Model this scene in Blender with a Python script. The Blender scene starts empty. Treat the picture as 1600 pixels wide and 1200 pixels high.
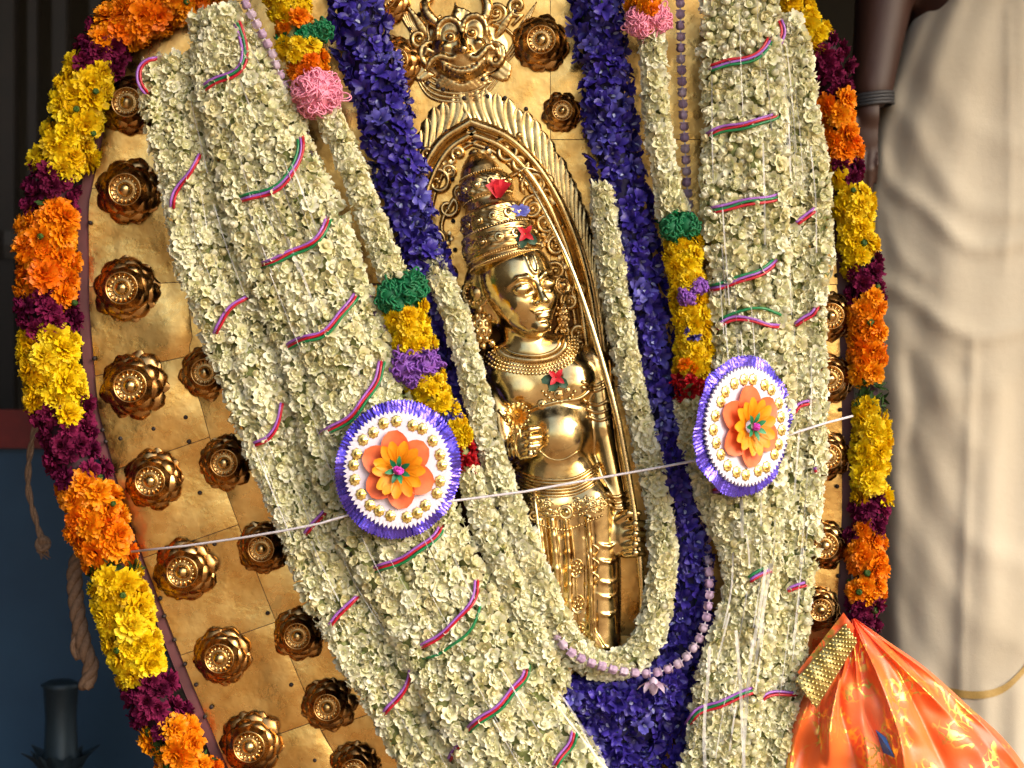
import bpy, math, random
import numpy as np
from mathutils import Vector, Matrix
from mathutils.bvhtree import BVHTree
import openvdb
random.seed(7); rng = np.random.default_rng(7)
C = bpy.context.scene.collection
SC = bpy.context.scene
U = 0.0007            # metres per unit (one unit = one photo pixel on the plane of the board)
D = 2800.0            # camera distance in units
H = 1.5               # height of the picture centre above the ground, metres

# ------------------------------------------------------------------ camera, sky, sun
cam = bpy.data.cameras.new('camera'); camo = bpy.data.objects.new('camera', cam); C.objects.link(camo)
camo.location = (0, -D*U, H); camo.rotation_euler = (math.radians(90), 0, 0)
cam.sensor_width = 36; cam.lens = 36*D/1600; cam.clip_start = 0.05; cam.clip_end = 500
cam.dof.use_dof = True; cam.dof.focus_distance = (D-95)*U; cam.dof.aperture_fstop = 3.2
SC.camera = camo
SC.view_settings.view_transform = 'Standard'; SC.view_settings.look = 'None'
SC.view_settings.exposure = 0.95; SC.view_settings.gamma = 1.0
SUN_EL, SUN_AZ = math.radians(30), math.radians(50)     # azimuth: to the right of the camera's back
wd = bpy.data.worlds.new('World'); SC.world = wd; wd.use_nodes = True
nt = wd.node_tree; bg = nt.nodes['Background']; sk = nt.nodes.new('ShaderNodeTexSky')
sk.sky_type = 'NISHITA'; sk.sun_disc = False; sk.sun_elevation = SUN_EL
sdir = Vector((math.sin(SUN_AZ)*math.cos(SUN_EL), -math.cos(SUN_AZ)*math.cos(SUN_EL), math.sin(SUN_EL)))
sk.sun_rotation = math.atan2(sdir.x, sdir.y)
sk.air_density = 1.0; sk.dust_density = 4.0; sk.ozone_density = 1.0
nt.links.new(sk.outputs[0], bg.inputs[0]); bg.inputs[1].default_value = 0.15
sl = bpy.data.lights.new('sun', 'SUN'); sl.energy = .95; sl.angle = math.radians(38); sl.color = (1, .97, .91)
slo = bpy.data.objects.new('sun', sl); C.objects.link(slo); slo.location = (2, -3, 5)
slo.rotation_euler = sdir.to_track_quat('Z', 'Y').to_euler()
SC.cycles.max_bounces = 6; SC.cycles.transparent_max_bounces = 8
SC.cycles.sample_clamp_indirect = 4.0
SC.cycles.caustics_reflective = False; SC.cycles.caustics_refractive = False

# ------------------------------------------------------------------ helpers
def s_of(d): return (D-d)/D
def q(px, py, d=0):                       # photo pixel at distance d in front of the board -> metres
    s = s_of(d); return Vector(((px-800)*s*U, -d*U, (600-py)*s*U + H))
def tag(o, label=None, cat=None, group=None, kind=None):
    if label: o['label'] = label
    if cat: o['category'] = cat
    if group: o['group'] = group
    if kind: o['kind'] = kind
    return o
def empty(name, loc, label, cat, group=None):
    o = bpy.data.objects.new(name, None); C.objects.link(o); o.location = loc; o.empty_display_size = .02
    return tag(o, label, cat, group)
def mesh(name, V, F, mats=(), mi=None, smooth=True, attrs=None):
    me = bpy.data.meshes.new(name)
    V = np.asarray(V, dtype=np.float32).reshape(-1, 3)
    if isinstance(F, np.ndarray):
        n, k = F.shape
        me.vertices.add(len(V)); me.vertices.foreach_set('co', V.ravel())
        me.loops.add(n*k); me.loops.foreach_set('vertex_index', F.astype(np.int32).ravel())
        me.polygons.add(n); me.polygons.foreach_set('loop_start', np.arange(n, dtype=np.int32)*k)
        me.update(calc_edges=True)
    else:
        me.from_pydata([tuple(map(float, v)) for v in V], [], F); me.update()
    for m in (mats if isinstance(mats, (list, tuple)) else [mats]): me.materials.append(m)
    if mi is not None: me.polygons.foreach_set('material_index', np.asarray(mi, dtype=np.int32))
    me.polygons.foreach_set('use_smooth', np.full(len(me.polygons), bool(smooth)))
    if attrs:
        for k, a in attrs.items():
            at = me.attributes.new(k, 'FLOAT', 'POINT'); at.data.foreach_set('value', np.asarray(a, dtype=np.float32))
    me.update(); return me
def link(name, me, parent=None, loc=None):
    """vertices are in world metres; under a parent the offset of the parent's origin is taken off"""
    o = bpy.data.objects.new(name, me); C.objects.link(o)
    if parent is not None:
        o.parent = parent
        L = Vector((0, 0, 0)); p = parent
        while p is not None: L += p.location; p = p.parent
        o.location = -L
    return o
def solo(name, me, label, cat, group=None, kind=None):
    o = link(name, me); 
    n = len(me.vertices); co = np.empty(n*3, dtype=np.float32); me.vertices.foreach_get('co', co); co = co.reshape(-1, 3)
    c = (co.min(0)+co.max(0))/2; c[2] = co[:, 2].min()
    co -= c; me.vertices.foreach_set('co', co.ravel()); me.update(); o.location = c
    return tag(o, label, cat, group, kind)
def recenter(o):                          # put a part's origin in its own middle
    me = o.data
    n = len(me.vertices); co = np.empty(n*3, dtype=np.float32); me.vertices.foreach_get('co', co); co = co.reshape(-1, 3)
    c = (co.min(0)+co.max(0))/2; co -= c; me.vertices.foreach_set('co', co.ravel()); me.update()
    o.location = o.location + Vector(c.tolist()); return o
class MB:
    def __init__(s): s.V = []; s.F = []; s.M = []; s.n = 0
    def add(s, V, F, m=0):
        V = np.asarray(V, float).reshape(-1, 3); s.V.append(V)
        s.F += [tuple(int(i)+s.n for i in f) for f in F]; s.M += [m]*len(F); s.n += len(V)
    def grid(s, P, m=0, cu=False, cv=False):       # P[nu][nv] points
        P = np.asarray(P, float); a, b = P.shape[:2]; F = []
        for i in range(a if cu else a-1):
            for j in range(b if cv else b-1):
                F.append((i*b+j, ((i+1) % a)*b+j, ((i+1) % a)*b+(j+1) % b, i*b+(j+1) % b))
        s.add(P.reshape(-1, 3), F, m)
    def tube(s, pts, r, n=8, m=0, cap=True, flat=1.0):
        pts = [np.asarray(p, float) for p in pts]; N = len(pts)
        r = [r]*N if np.isscalar(r) else list(r)
        T = [pts[min(i+1, N-1)]-pts[max(i-1, 0)] for i in range(N)]
        up = np.array([0, -1., 0.02]); P = []
        for i in range(N):
            t = T[i]/(np.linalg.norm(T[i])+1e-12)
            a = np.cross(t, up); la = np.linalg.norm(a)
            if la < .05: a = np.cross(t, [1., 0, 0]); la = np.linalg.norm(a)
            a /= la; b = np.cross(a, t)
            P.append([pts[i]+r[i]*(math.cos(2*math.pi*k/n)*a+flat*math.sin(2*math.pi*k/n)*b) for k in range(n)])
        n0 = s.n; s.grid(P, m, cv=True)
        if cap:
            s.F.append(tuple(n0+k for k in range(n))); s.M.append(m)
            s.F.append(tuple(n0+(N-1)*n+k for k in reversed(range(n)))); s.M.append(m)
    def lathe(s, prof, M=None, n=24, m=0, f=None):   # prof [(r,h)], axis z
        P = []
        for i, (r, h) in enumerate(prof):
            row = []
            for k in range(n):
                a = 2*math.pi*k/n; rr = r if f is None else f(r, h, a)
                row.append((rr*math.cos(a), rr*math.sin(a), h))
            P.append(row)
        P = np.array(P, float)
        if M is not None: P = xf(P.reshape(-1, 3), M).reshape(P.shape)
        s.grid(P, m, cv=True)
    def box(s, c, h, m=0, M=None):
        V = np.array([[sx*h[0], sy*h[1], sz*h[2]] for sx in (-1, 1) for sy in (-1, 1) for sz in (-1, 1)], float)
        V = V+np.asarray(c, float)
        if M is not None: V = xf(V, M)
        s.add(V, [(0, 1, 3, 2), (4, 6, 7, 5), (0, 4, 5, 1), (2, 3, 7, 6), (0, 2, 6, 4), (1, 5, 7, 3)], m)
    def ball(s, c, r, n=8, m=0, sc=(1, 1, 1), M=None):
        k = n//2+1; P = []
        for i in range(k):
            th = math.pi*i/(k-1)
            P.append([[sc[0]*r*math.sin(th)*math.cos(2*math.pi*j/n), sc[1]*r*math.sin(th)*math.sin(2*math.pi*j/n), sc[2]*r*math.cos(th)] for j in range(n)])
        P = np.array(P)
        if M is not None: P = xf(P.reshape(-1, 3), M).reshape(P.shape)
        s.grid(P+np.asarray(c, float), m, cv=True)
    def me(s, name, mats, smooth=True):
        return mesh(name, np.concatenate(s.V), s.F, mats, s.M, smooth)
def xf(V, M):
    A = np.array(M); return V@A[:3, :3].T + (A[:3, 3] if A.shape[0] == 4 else 0)
def catmull(P, step=None, n=None):
    """P: array (k, m) -> resampled smooth curve, spacing by first two columns"""
    P = np.asarray(P, float); k = len(P)
    Q = np.vstack([2*P[0]-P[1], P, 2*P[-1]-P[-2]]); out = []
    for i in range(k-1):
        a, b, c, d = Q[i:i+4]
        for t in np.linspace(0, 1, 24, endpoint=False):
            out.append(.5*((2*b)+(-a+c)*t+(2*a-5*b+4*c-d)*t*t+(-a+3*b-3*c+d)*t**3))
    out.append(P[-1]); out = np.array(out)
    L = np.r_[0, np.cumsum(np.linalg.norm(np.diff(out[:, :2], axis=0), axis=1))]
    if n is None: n = max(2, int(L[-1]/step)+1)
    t = np.linspace(0, L[-1], n)
    return np.stack([np.interp(t, L, out[:, j]) for j in range(P.shape[1])], 1)
def Q(arr): return [np.array(q(*p[:3])) for p in arr]

# ------------------------------------------------------------------ materials
def nodes(name):
    m = bpy.data.materials.new(name); m.use_nodes = True; t = m.node_tree
    return m, t, t.nodes['Principled BSDF'], t.nodes, t.links
def noise(N, L, scale, detail=4, rough=.55, coord=None, kind='Object'):
    tc = N.new('ShaderNodeTexCoord'); nz = N.new('ShaderNodeTexNoise')
    nz.inputs['Scale'].default_value = scale; nz.inputs['Detail'].default_value = detail; nz.inputs['Roughness'].default_value = rough
    L.new(tc.outputs[kind], nz.inputs['Vector']); return nz
def ramp(N, L, src, stops):
    r = N.new('ShaderNodeValToRGB'); e = r.color_ramp.elements
    e[0].position = stops[0][0]; e[0].color = (*stops[0][1], 1); e[1].position = stops[-1][0]; e[1].color = (*stops[-1][1], 1)
    for p, c in stops[1:-1]:
        x = e.new(p); x.color = (*c, 1)
    L.new(src, r.inputs[0]); return r
def rr(N, L, src, a, b, lo=.35, hi=.65):
    r = N.new('ShaderNodeMapRange'); r.inputs[1].default_value = lo; r.inputs[2].default_value = hi
    r.inputs[3].default_value = a; r.inputs[4].default_value = b; L.new(src, r.inputs[0]); return r
def metal(name, c0, c1, rough=(.18, .35), scale=60, bump=.12, bscale=200, patina=None, bdist=.0006):
    m, t, b, N, L = nodes(name); b.inputs['Metallic'].default_value = 1
    nz = noise(N, L, scale, 6, .6)
    st = [(.3, c0), (.7, c1)] if patina is None else [(.28, patina), (.42, c0), (.7, c1)]
    L.new(ramp(N, L, nz.outputs[0], st).outputs[0], b.inputs['Base Color'])
    n2 = noise(N, L, scale*2.3, 4); L.new(rr(N, L, n2.outputs[0], rough[0], rough[1]).outputs[0], b.inputs['Roughness'])
    n3 = noise(N, L, bscale, 5); bp = N.new('ShaderNodeBump'); bp.inputs['Strength'].default_value = bump; bp.inputs['Distance'].default_value = bdist
    L.new(n3.outputs[0], bp.inputs['Height']); L.new(bp.outputs[0], b.inputs['Normal']); return m
def plain(name, c, rough=.6, metallic=0, c1=None, scale=80, bump=0, bscale=300, bdist=.001, spec=.5):
    m, t, b, N, L = nodes(name); b.inputs['Roughness'].default_value = rough; b.inputs['Metallic'].default_value = metallic
    b.inputs['Specular IOR Level'].default_value = spec
    if c1 is None: c1 = tuple(x*.75 for x in c)
    nz = noise(N, L, scale, 5)
    L.new(ramp(N, L, nz.outputs[0], [(.3, c1), (.7, c)]).outputs[0], b.inputs['Base Color'])
    if bump:
        n3 = noise(N, L, bscale, 5); bp = N.new('ShaderNodeBump'); bp.inputs['Strength'].default_value = bump; bp.inputs['Distance'].default_value = bdist
        L.new(n3.outputs[0], bp.inputs['Height']); L.new(bp.outputs[0], b.inputs['Normal'])
    return m
def petal_mat(name, root, tips, trans=.25, rough=.5, spec=.35, tcol=None):
    """root colour -> tip colour along 'tip'; 'tone' picks between several tip colours"""
    m, t, b, N, L = nodes(name); b.inputs['Roughness'].default_value = rough; b.inputs['Specular IOR Level'].default_value = spec
    a1 = N.new('ShaderNodeAttribute'); a1.attribute_name = 'tone'; a2 = N.new('ShaderNodeAttribute'); a2.attribute_name = 'tip'
    k = len(tips); rt = ramp(N, L, a1.outputs['Fac'], [(i/(k-1), c) for i, c in enumerate(tips)])
    nz = noise(N, L, 160, 3); mx0 = N.new('ShaderNodeMix'); mx0.data_type = 'RGBA'; mx0.blend_type = 'MULTIPLY'; mx0.inputs[0].default_value = 1
    rv = ramp(N, L, nz.outputs[0], [(.3, (.8, .8, .8)), (.65, (1, 1, 1))])
    L.new(rt.outputs[0], mx0.inputs[6]); L.new(rv.outputs[0], mx0.inputs[7])
    mx = N.new('ShaderNodeMix'); mx.data_type = 'RGBA'; L.new(a2.outputs['Fac'], mx.inputs[0])
    mx.inputs[6].default_value = (*root, 1); L.new(mx0.outputs[2], mx.inputs[7]); L.new(mx.outputs[2], b.inputs['Base Color'])
    if trans > 0:
        tr = N.new('ShaderNodeBsdfTranslucent'); L.new(mx.outputs[2], tr.inputs[0])
        ms = N.new('ShaderNodeMixShader'); ms.inputs[0].default_value = trans
        out = N['Material Output']; L.new(b.outputs[0], ms.inputs[1]); L.new(tr.outputs[0], ms.inputs[2]); L.new(ms.outputs[0], out.inputs[0])
    return m
BRASS = metal('brass', (.62, .44, .19), (.85, .65, .30), (.13, .28), 40, .15, 160, patina=(.34, .20, .07))
BRASSD = metal('brass_worn', (.52, .34, .13), (.76, .55, .25), (.17, .36), 55, .3, 260, patina=(.22, .11, .035))
GOLD = metal('gold_sheet', (.70, .40, .11), (.90, .60, .21), (.20, .38), 22, .75, 26, patina=(.56, .28, .07), bdist=.0022)
BRONZE = metal('bronze', (.36, .18, .055), (.66, .41, .16), (.16, .34), 45, .3, 90, patina=(.09, .035, .012))
NAIL = plain('nail_iron', (.03, .02, .02), .6, .3)
EDGE = plain('maroon_paint', (.13, .03, .035), .5, c1=(.08, .018, .02), scale=30)
JAS = petal_mat('jasmine_petal', (.70, .72, .34), [(.96, .93, .69), (.97, .95, .78), (.92, .89, .60), (.97, .94, .73), (.87, .79, .49)], .22, .45, .45)
JASG = plain('jasmine_stalk', (.30, .38, .12), .6)
COREJ = plain('jasmine_inner', (.30, .32, .12), .8, c1=(.17, .20, .06), scale=300)
YEL = petal_mat('yellow_marigold', (.80, .40, .0), [(.93, .70, .006), (.90, .62, .004), (.95, .76, .02), (.88, .56, .004)], .25, .5, .3)
ORA = petal_mat('orange_marigold', (.80, .14, .0), [(.95, .32, .004), (.94, .25, .003), (.95, .40, .006), (.92, .21, .003)], .25, .5, .3)
MAG = petal_mat('magenta_bloom', (.035, .002, .012), [(.17, .008, .055), (.11, .005, .035), (.23, .012, .07), (.14, .006, .05)], .12, .75, .15)
IND = petal_mat('indigo_petal', (.03, .022, .18), [(.05, .028, .36), (.03, .016, .22), (.07, .04, .46), (.04, .024, .30), (.13, .12, .55)], .15, .42, .5)
INDW = petal_mat('indigo_throat', (.5, .55, .6), [(.10, .10, .5), (.35, .40, .70)], .15, .5, .4)
PUR = petal_mat('purple_thread', (.10, .03, .25), [(.26, .09, .50), (.20, .06, .42)], .2, .5, .3)
RED = petal_mat('red_thread', (.25, .0, .005), [(.60, .01, .02), (.50, .006, .012)], .2, .5, .3)
GRN = petal_mat('green_thread', (.0, .05, .015), [(.0, .22, .07), (.0, .15, .04)], .2, .5, .3)
LEAF = petal_mat('leaf_green', (.02, .045, .008), [(.035, .085, .012), (.02, .06, .01), (.06, .12, .018)], .15, .6, .25)
PINK = plain('pink_thread', (.92, .38, .52), .6, c1=(.85, .28, .42))
LIL = petal_mat('lilac_bloom', (.35, .18, .30), [(.72, .54, .74), (.62, .44, .66), (.82, .68, .82)], .3, .4, .4)
COREY = plain('garland_string_yellow', (.30, .12, .01), .8)
COREO = plain('garland_string_orange', (.25, .05, .01), .8)
COREM = plain('garland_string_dark', (.03, .005, .012), .8)
COREI = plain('garland_string_indigo', (.015, .01, .06), .8)
CR = plain('cord_red', (.55, .012, .03), .35); CP = plain('cord_purple', (.36, .13, .55), .35); CG = plain('cord_green', (.01, .22, .07), .35)
WHT = plain('white_thread', (.78, .74, .80), .5)
# ------------------------------------------------------------------ flower shapes (in units; z = outward)
class FB:
    def __init__(s): s.V = []; s.F = []; s.M = []; s.T = []; s.n = 0
    def patch(s, P, tip, m=0):
        a, b = P.shape[:2]; F = []
        for i in range(a-1):
            for j in range(b-1):
                p, r, t, u = i*b+j, (i+1)*b+j, (i+1)*b+j+1, i*b+j+1
                F += [(p, r, t), (p, t, u)]
        s.V.append(P.reshape(-1, 3)); s.F.append(np.array(F)+s.n); s.M += [m]*len(F); s.T.append(np.asarray(tip, float).ravel()); s.n += a*b
    def petal(s, az, L, W, e0, e1, cup=.3, r0=0, z0=0, nl=3, nw=2, prof=None, ruf=0, m=0, rnd=random, off=0):
        """elevation e0 -> e1 degrees along its length"""
        x, z = r0, z0; rows = []; tips = []
        for i in range(nl+1):
            u = i/nl
            w = W*(prof(u) if prof else (.35+1.5*u-1.6*u*u*u*.75 if u < 1 else .35))
            row = []
            e = math.radians(e0+(e1-e0)*u)
            for j in range(nw+1):
                v = 2*j/nw-1
                zz = z+cup*w*.5*v*v*math.cos(e); xx = x-cup*w*.5*v*v*math.sin(e)
                if ruf and i > 0:
                    zz += rnd.uniform(-ruf, ruf)*u; xx += rnd.uniform(-ruf, ruf)*u*1.2
                row.append((xx, v*w*.5+off*u, zz))
            rows.append(row); tips.append([min(1, u*1.25)]*(nw+1))
            x += L/nl*math.cos(e); z += L/nl*math.sin(e)
        P = np.array(rows); c, sn = math.cos(az), math.sin(az)
        P = np.stack([P[..., 0]*c-P[..., 1]*sn, P[..., 0]*sn+P[..., 1]*c, P[..., 2]], -1)
        s.patch(P, tips, m)
    def lathe(s, prof, n=8, m=0, tip=1, lob=0, k=5, tw=0):
        P = []
        for r, h in prof:
            P.append([(r*(1+lob*math.cos(k*(2*math.pi*j/n+tw*h)))*math.cos(2*math.pi*j/n), r*(1+lob*math.cos(k*(2*math.pi*j/n+tw*h)))*math.sin(2*math.pi*j/n), h) for j in range(n+1)])
        s.patch(np.array(P, float), [[tip]*(n+1)]*len(prof), m)
    def done(s, tone):
        return dict(V=np.concatenate(s.V), F=np.concatenate(s.F), M=np.array(s.M), T=np.concatenate(s.T), tone=tone)
def round_prof(u): return [.45, .95, 1.0, .45][min(3, int(round(u*3)))]
def point_prof(u): return [.5, 1.0, .75, .08][min(3, int(round(u*3)))]
def frill_prof(u): return [.25, .6, 1.0, .9][min(3, int(round(u*3)))]
def jasmine(kind, r):
    b = FB(); r_ = lambda a, c: r.uniform(a, c)
    b.lathe([(1.0, -7), (1.5, -4), (2.6, 0)], 5, m=1)
    if kind == 'bud':
        k_ = r_(.78, 1.05); b.lathe([(2.2, -2), (4.8*k_, 1.5), (6.0*k_, 4.5), (5.2*k_, 8), (3.2*k_, 11), (.5, 13.5)], 9, tip=.9, lob=.12, k=3, tw=.25)
        for i in range(4): b.petal(i*1.6+r_(0, .5), r_(11, 14), 9, 55, r_(85, 112), .4, 2.2, 0, prof=round_prof, rnd=r)
    elif kind == 'half':
        b.lathe([(2, 0), (4, 2.5), (3.4, 6), (.6, 8)], 7, tip=.7, lob=.08, k=3)
        for i in range(6): b.petal(i*1.047+r_(-.2, .2), r_(11, 14), 10, 46, r_(45, 100), .5, 1.5, 0, prof=round_prof, rnd=r)
    elif kind == 'open':
        b.lathe([(2, 0), (3.4, 3), (2.4, 6), (.4, 7)], 7, tip=.75, lob=.1, k=3)
        for i in range(6): b.petal(i*1.047+r_(-.15, .15), r_(11, 14), 10, 42, r_(-25, 15), .25, 1.2, 0, prof=round_prof, ruf=.2, rnd=r)
        for i in range(5): b.petal(i*1.257+.4+r_(-.2, .2), r_(7.5, 9), 6.5, 68, r_(35, 75), .4, 1, 1.5, prof=round_prof, rnd=r)
    else:
        for i in range(7): b.petal(i*.898+r_(-.2, .2), r_(11, 13.5), 5.4, 50, r_(-20, 30), .3, 1.2, 0, prof=point_prof, ruf=.5, rnd=r)
        for i in range(5): b.petal(i*1.257+.4+r_(-.2, .2), r_(8, 9.5), 4.6, 75, r_(45, 80), .3, .6, 1, prof=point_prof, rnd=r)
    return b
def marigold(r, scale=1.0, frill=1.0):
    b = FB()
    for n, e, L, r0, z0 in ((15, -8, 19, 5, 1), (14, 12, 18, 5, 3), (12, 32, 16, 4, 5), (10, 52, 13, 3, 7), (7, 72, 11, 1.5, 8)):
        for i in range(n):
            b.petal(i*2*math.pi/n+r.uniform(-.2, .2), L*r.uniform(.8, 1.15)*scale, 10.5*scale*r.uniform(.8, 1.15), e+r.uniform(-8, 8)+8, e+r.uniform(-30, 12), .25, r0*scale, z0*scale, nl=3, nw=3, prof=frill_prof, ruf=2.1*frill, rnd=r)
    return b
def cocks(r):
    b = FB()
    for i in range(80):
        az = r.uniform(0, 6.28); e = r.uniform(-5, 88)
        b.petal(az, r.uniform(11, 17)*(1 if e > 40 else 1.15), r.uniform(5, 8), e, e+r.uniform(-60, 40), .5, 2, r.uniform(0, 5), nl=3, nw=2, prof=frill_prof, ruf=1.4, rnd=r)
    return b
def indigo(r, white):
    b = FB()
    for i in range(7):
        b.petal(i*.9+r.uniform(-.4, .4), r.uniform(17, 25), r.uniform(11, 17), r.uniform(20, 75), r.uniform(-35, 60), r.uniform(-.6, .9), 1.5, 0, nl=3, nw=3, prof=round_prof, ruf=1.5, rnd=r)
    if white: b.petal(r.uniform(0, 6), 11, 5, 70, 20, .4, 1, 5, nl=3, nw=2, prof=round_prof, m=1, rnd=r)
    if r.random() < .3: b.petal(r.uniform(0, 6), 14, 6, 30, 0, .2, 5, 2, nl=3, nw=2, prof=point_prof, m=2, rnd=r)
    return b
def tuftf(r):
    b = FB()
    for i in range(12):
        b.petal(r.uniform(0, 6.28), r.uniform(12, 18), r.uniform(5, 9), r.uniform(10, 80), r.uniform(-30, 60), r.uniform(.2, 1), 1, 0, nl=3, nw=2, prof=round_prof, ruf=1, rnd=r)
    return b
def leafy(r):
    b = FB()
    for i in range(9):
        b.petal(r.uniform(0, 6.28), r.uniform(12, 20), r.uniform(4, 7), r.uniform(10, 70), r.uniform(-30, 30), .3, 1, 0, nl=3, nw=2, prof=point_prof, ruf=.8, rnd=r)
    return b
def calyx(r):
    b = FB(); b.lathe([(2.5, -4), (5, -1), (6.2, 3), (5.2, 6), (3, 7), (0.2, 5.0)], 10, tip=1, lob=.06, k=5); return b
def crownflower(r):
    b = FB(); b.lathe([(2.5, -9), (6, -8), (8.6, -3), (8, 2), (6.6, 5), (9.5, 8), (5.5, 8.5), (.5, 6)], 15, tip=.8, lob=.2, k=5, tw=0)
    for i in range(5): b.petal(i*1.2566, 6, 6, 40, -70, .3, 6, 5, prof=point_prof, rnd=r)
    return b
KINDS = {}
def defkind(key, name, fn, n, mats):
    L = []
    for i in range(n):
        r = random.Random(hash(key) % 1000 if False else sum(map(ord, key))*31+i); L.append(fn(r).done((i % max(n, 2))/(max(n, 2)-1)))
    for i, b in enumerate(L): b['me'] = None
    KINDS[key] = dict(name=name, var=L, mats=mats)
def base_me(kd, i):
    b = kd['var'][i]
    if b['me'] is None:
        b['me'] = mesh(kd['name'], b['V']*U, b['F'], kd['mats'], b['M'], True, dict(tip=b['T'], tone=np.full(len(b['V']), b['tone'])))
    return b['me']
defkind('jbud', 'jasmine_bud', lambda r: jasmine('bud', r), 5, [JAS, JASG])
defkind('jhalf', 'jasmine_flower', lambda r: jasmine('half', r), 4, [JAS, JASG])
defkind('jopen', 'jasmine_flower', lambda r: jasmine('open', r), 5, [JAS, JASG])
defkind('jstar', 'jasmine_flower', lambda r: jasmine('star', r), 4, [JAS, JASG])
defkind('yellow', 'yellow_marigold', lambda r: marigold(r), 6, [YEL])
defkind('orange', 'orange_marigold', lambda r: marigold(r), 6, [ORA])
defkind('magenta', 'magenta_bloom', cocks, 5, [MAG])
defkind('indigo', 'indigo_flower', lambda r: indigo(r, r.random() < .35), 9, [IND, INDW, LEAF])
defkind('purple', 'purple_tuft', tuftf, 4, [PUR])
defkind('indtuft', 'indigo_tuft', tuftf, 4, [IND])
defkind('red', 'red_tuft', tuftf, 4, [RED])
defkind('green', 'green_tuft', tuftf, 4, [GRN])
defkind('leaf', 'leaf_sprig', leafy, 5, [LEAF])
defkind('calyx', 'green_calyx', calyx, 2, [LEAF])
defkind('lilac', 'lilac_flower', crownflower, 3, [LIL])

def rotz_to(n, tw):
    n = np.array(n)/np.linalg.norm(n); a = np.cross([.13, .31, .94], n)
    if np.linalg.norm(a) < .1: a = np.cross([1., 0, 0], n)
    a /= np.linalg.norm(a); b = np.cross(n, a); c, s = math.cos(tw), math.sin(tw)
    return np.stack([c*a+s*b, -s*a+c*b, n], 1)
def place(root, items, limit=300):
    """items: (kind, variant, pos(m), R, scale, score) -> the 'limit' largest as parts, the rest joined into one part"""
    L = np.array(root.location); by = {}
    for it in items: by.setdefault(KINDS[it[0]]['name'], []).append(it)
    for nm, its in by.items():
        its.sort(key=lambda t: -t[5])
        for k, v, p, R, s, _ in its[:limit]:
            o = bpy.data.objects.new(nm, base_me(KINDS[k], v)); C.objects.link(o); o.parent = root
            M = np.eye(4); M[:3, :3] = R*s; M[:3, 3] = p-L; o.matrix_basis = Matrix(M)
        rest = its[limit:]
        if rest:
            V = []; F = []; M = []; T = []; G = []; n = 0
            for k, v, p, R, s, _ in rest:
                b = KINDS[k]['var'][v]; V.append(b['V']*(s*U)@R.T+(p-L)); F.append(b['F']+n); M.append(b['M']); T.append(b['T']); G.append(np.full(len(b['V']), b['tone'])); n += len(b['V'])
            me = mesh(nm+'_mass', np.concatenate(V), np.concatenate(F), KINDS[rest[0][0]]['mats'], np.concatenate(M), True, dict(tip=np.concatenate(T), tone=np.concatenate(G)))
            o = bpy.data.objects.new(nm+'_mass', me); C.objects.link(o); o.parent = root; o['kind'] = 'stuff'
VIEW = np.array([0, -1., 0])
def inframe(p):
    y = D+p[1]/U; s = y/D; px = 800+p[0]/U/s; py = 600-(p[2]-H)/U/s
    return -30 < px < 1630 and -30 < py < 1230
def ring_items(path, kindf, step, arc, across, size, jit=.25, inset=0.0, tilt=0, rj=.12):
    """path: (px,py,d,r) list. kindf(px,py)->(key) ; places flowers on the tube"""
    P = catmull(path, step=step); out = []
    W = np.array([q(p[0], p[1], p[2]) for p in P])
    for i in range(len(P)):
        T = W[min(i+1, len(P)-1)]-W[max(i-1, 0)]; T /= np.linalg.norm(T)+1e-9
        N = VIEW-T*np.dot(VIEW, T); N /= np.linalg.norm(N); S = np.cross(T, N)
        r = P[i][3]*s_of(P[i][2])*U
        n = across(P[i][3]) if callable(across) else across
        ph = (i % 2)*.5
        for k in range(n):
            a = math.radians(arc)*((k+ph+.25+random.uniform(-jit, jit))/n*2-1)
            dr = math.cos(a)*N+math.sin(a)*S
            key = kindf(P[i][0], P[i][1], a)
            if key is None: continue
            pos = W[i]+dr*r*(1-inset+random.uniform(-rj, rj))+T*random.uniform(-.4, .4)*step*U
            nd = dr+T*(tilt+random.uniform(-.45, .45))+S*random.uniform(-.3, .3)
            R = rotz_to(nd, random.uniform(0, 6.28)); nv = len(KINDS[key]['var'])
            sc = size*random.uniform(.85, 1.18)
            sc_ = (1+math.cos(a))*sc if inframe(pos) else -1
            out.append((key, random.randrange(nv), pos, R, sc, sc_))
    return out
def core(root, path, f, mat, name='inner_string'):
    P = catmull(path, step=14); b = MB()
    b.tube([np.array(q(*p[:3])) for p in P], [p[3]*f*U for p in P], 10)
    return link(name, b.me(name, [mat]), root)
def jkind(px, py, a):
    return random.choices(['jbud', 'jhalf', 'jopen', 'jstar'], [.10, .32, .36, .22])[0]
def jkind_bud(px, py, a):
    w = [.45, .30, .15, .10] if px < 1200 and py < 700 else [.28, .3, .25, .17]
    return random.choices(['jbud', 'jhalf', 'jopen', 'jstar'], w)[0]
def tube_part(name, pts, r, mat, parent, n=6, flat=1.0):
    b = MB(); b.tube(pts, r, n, flat=flat); return link(name, b.me(name, [mat]), parent)

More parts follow.
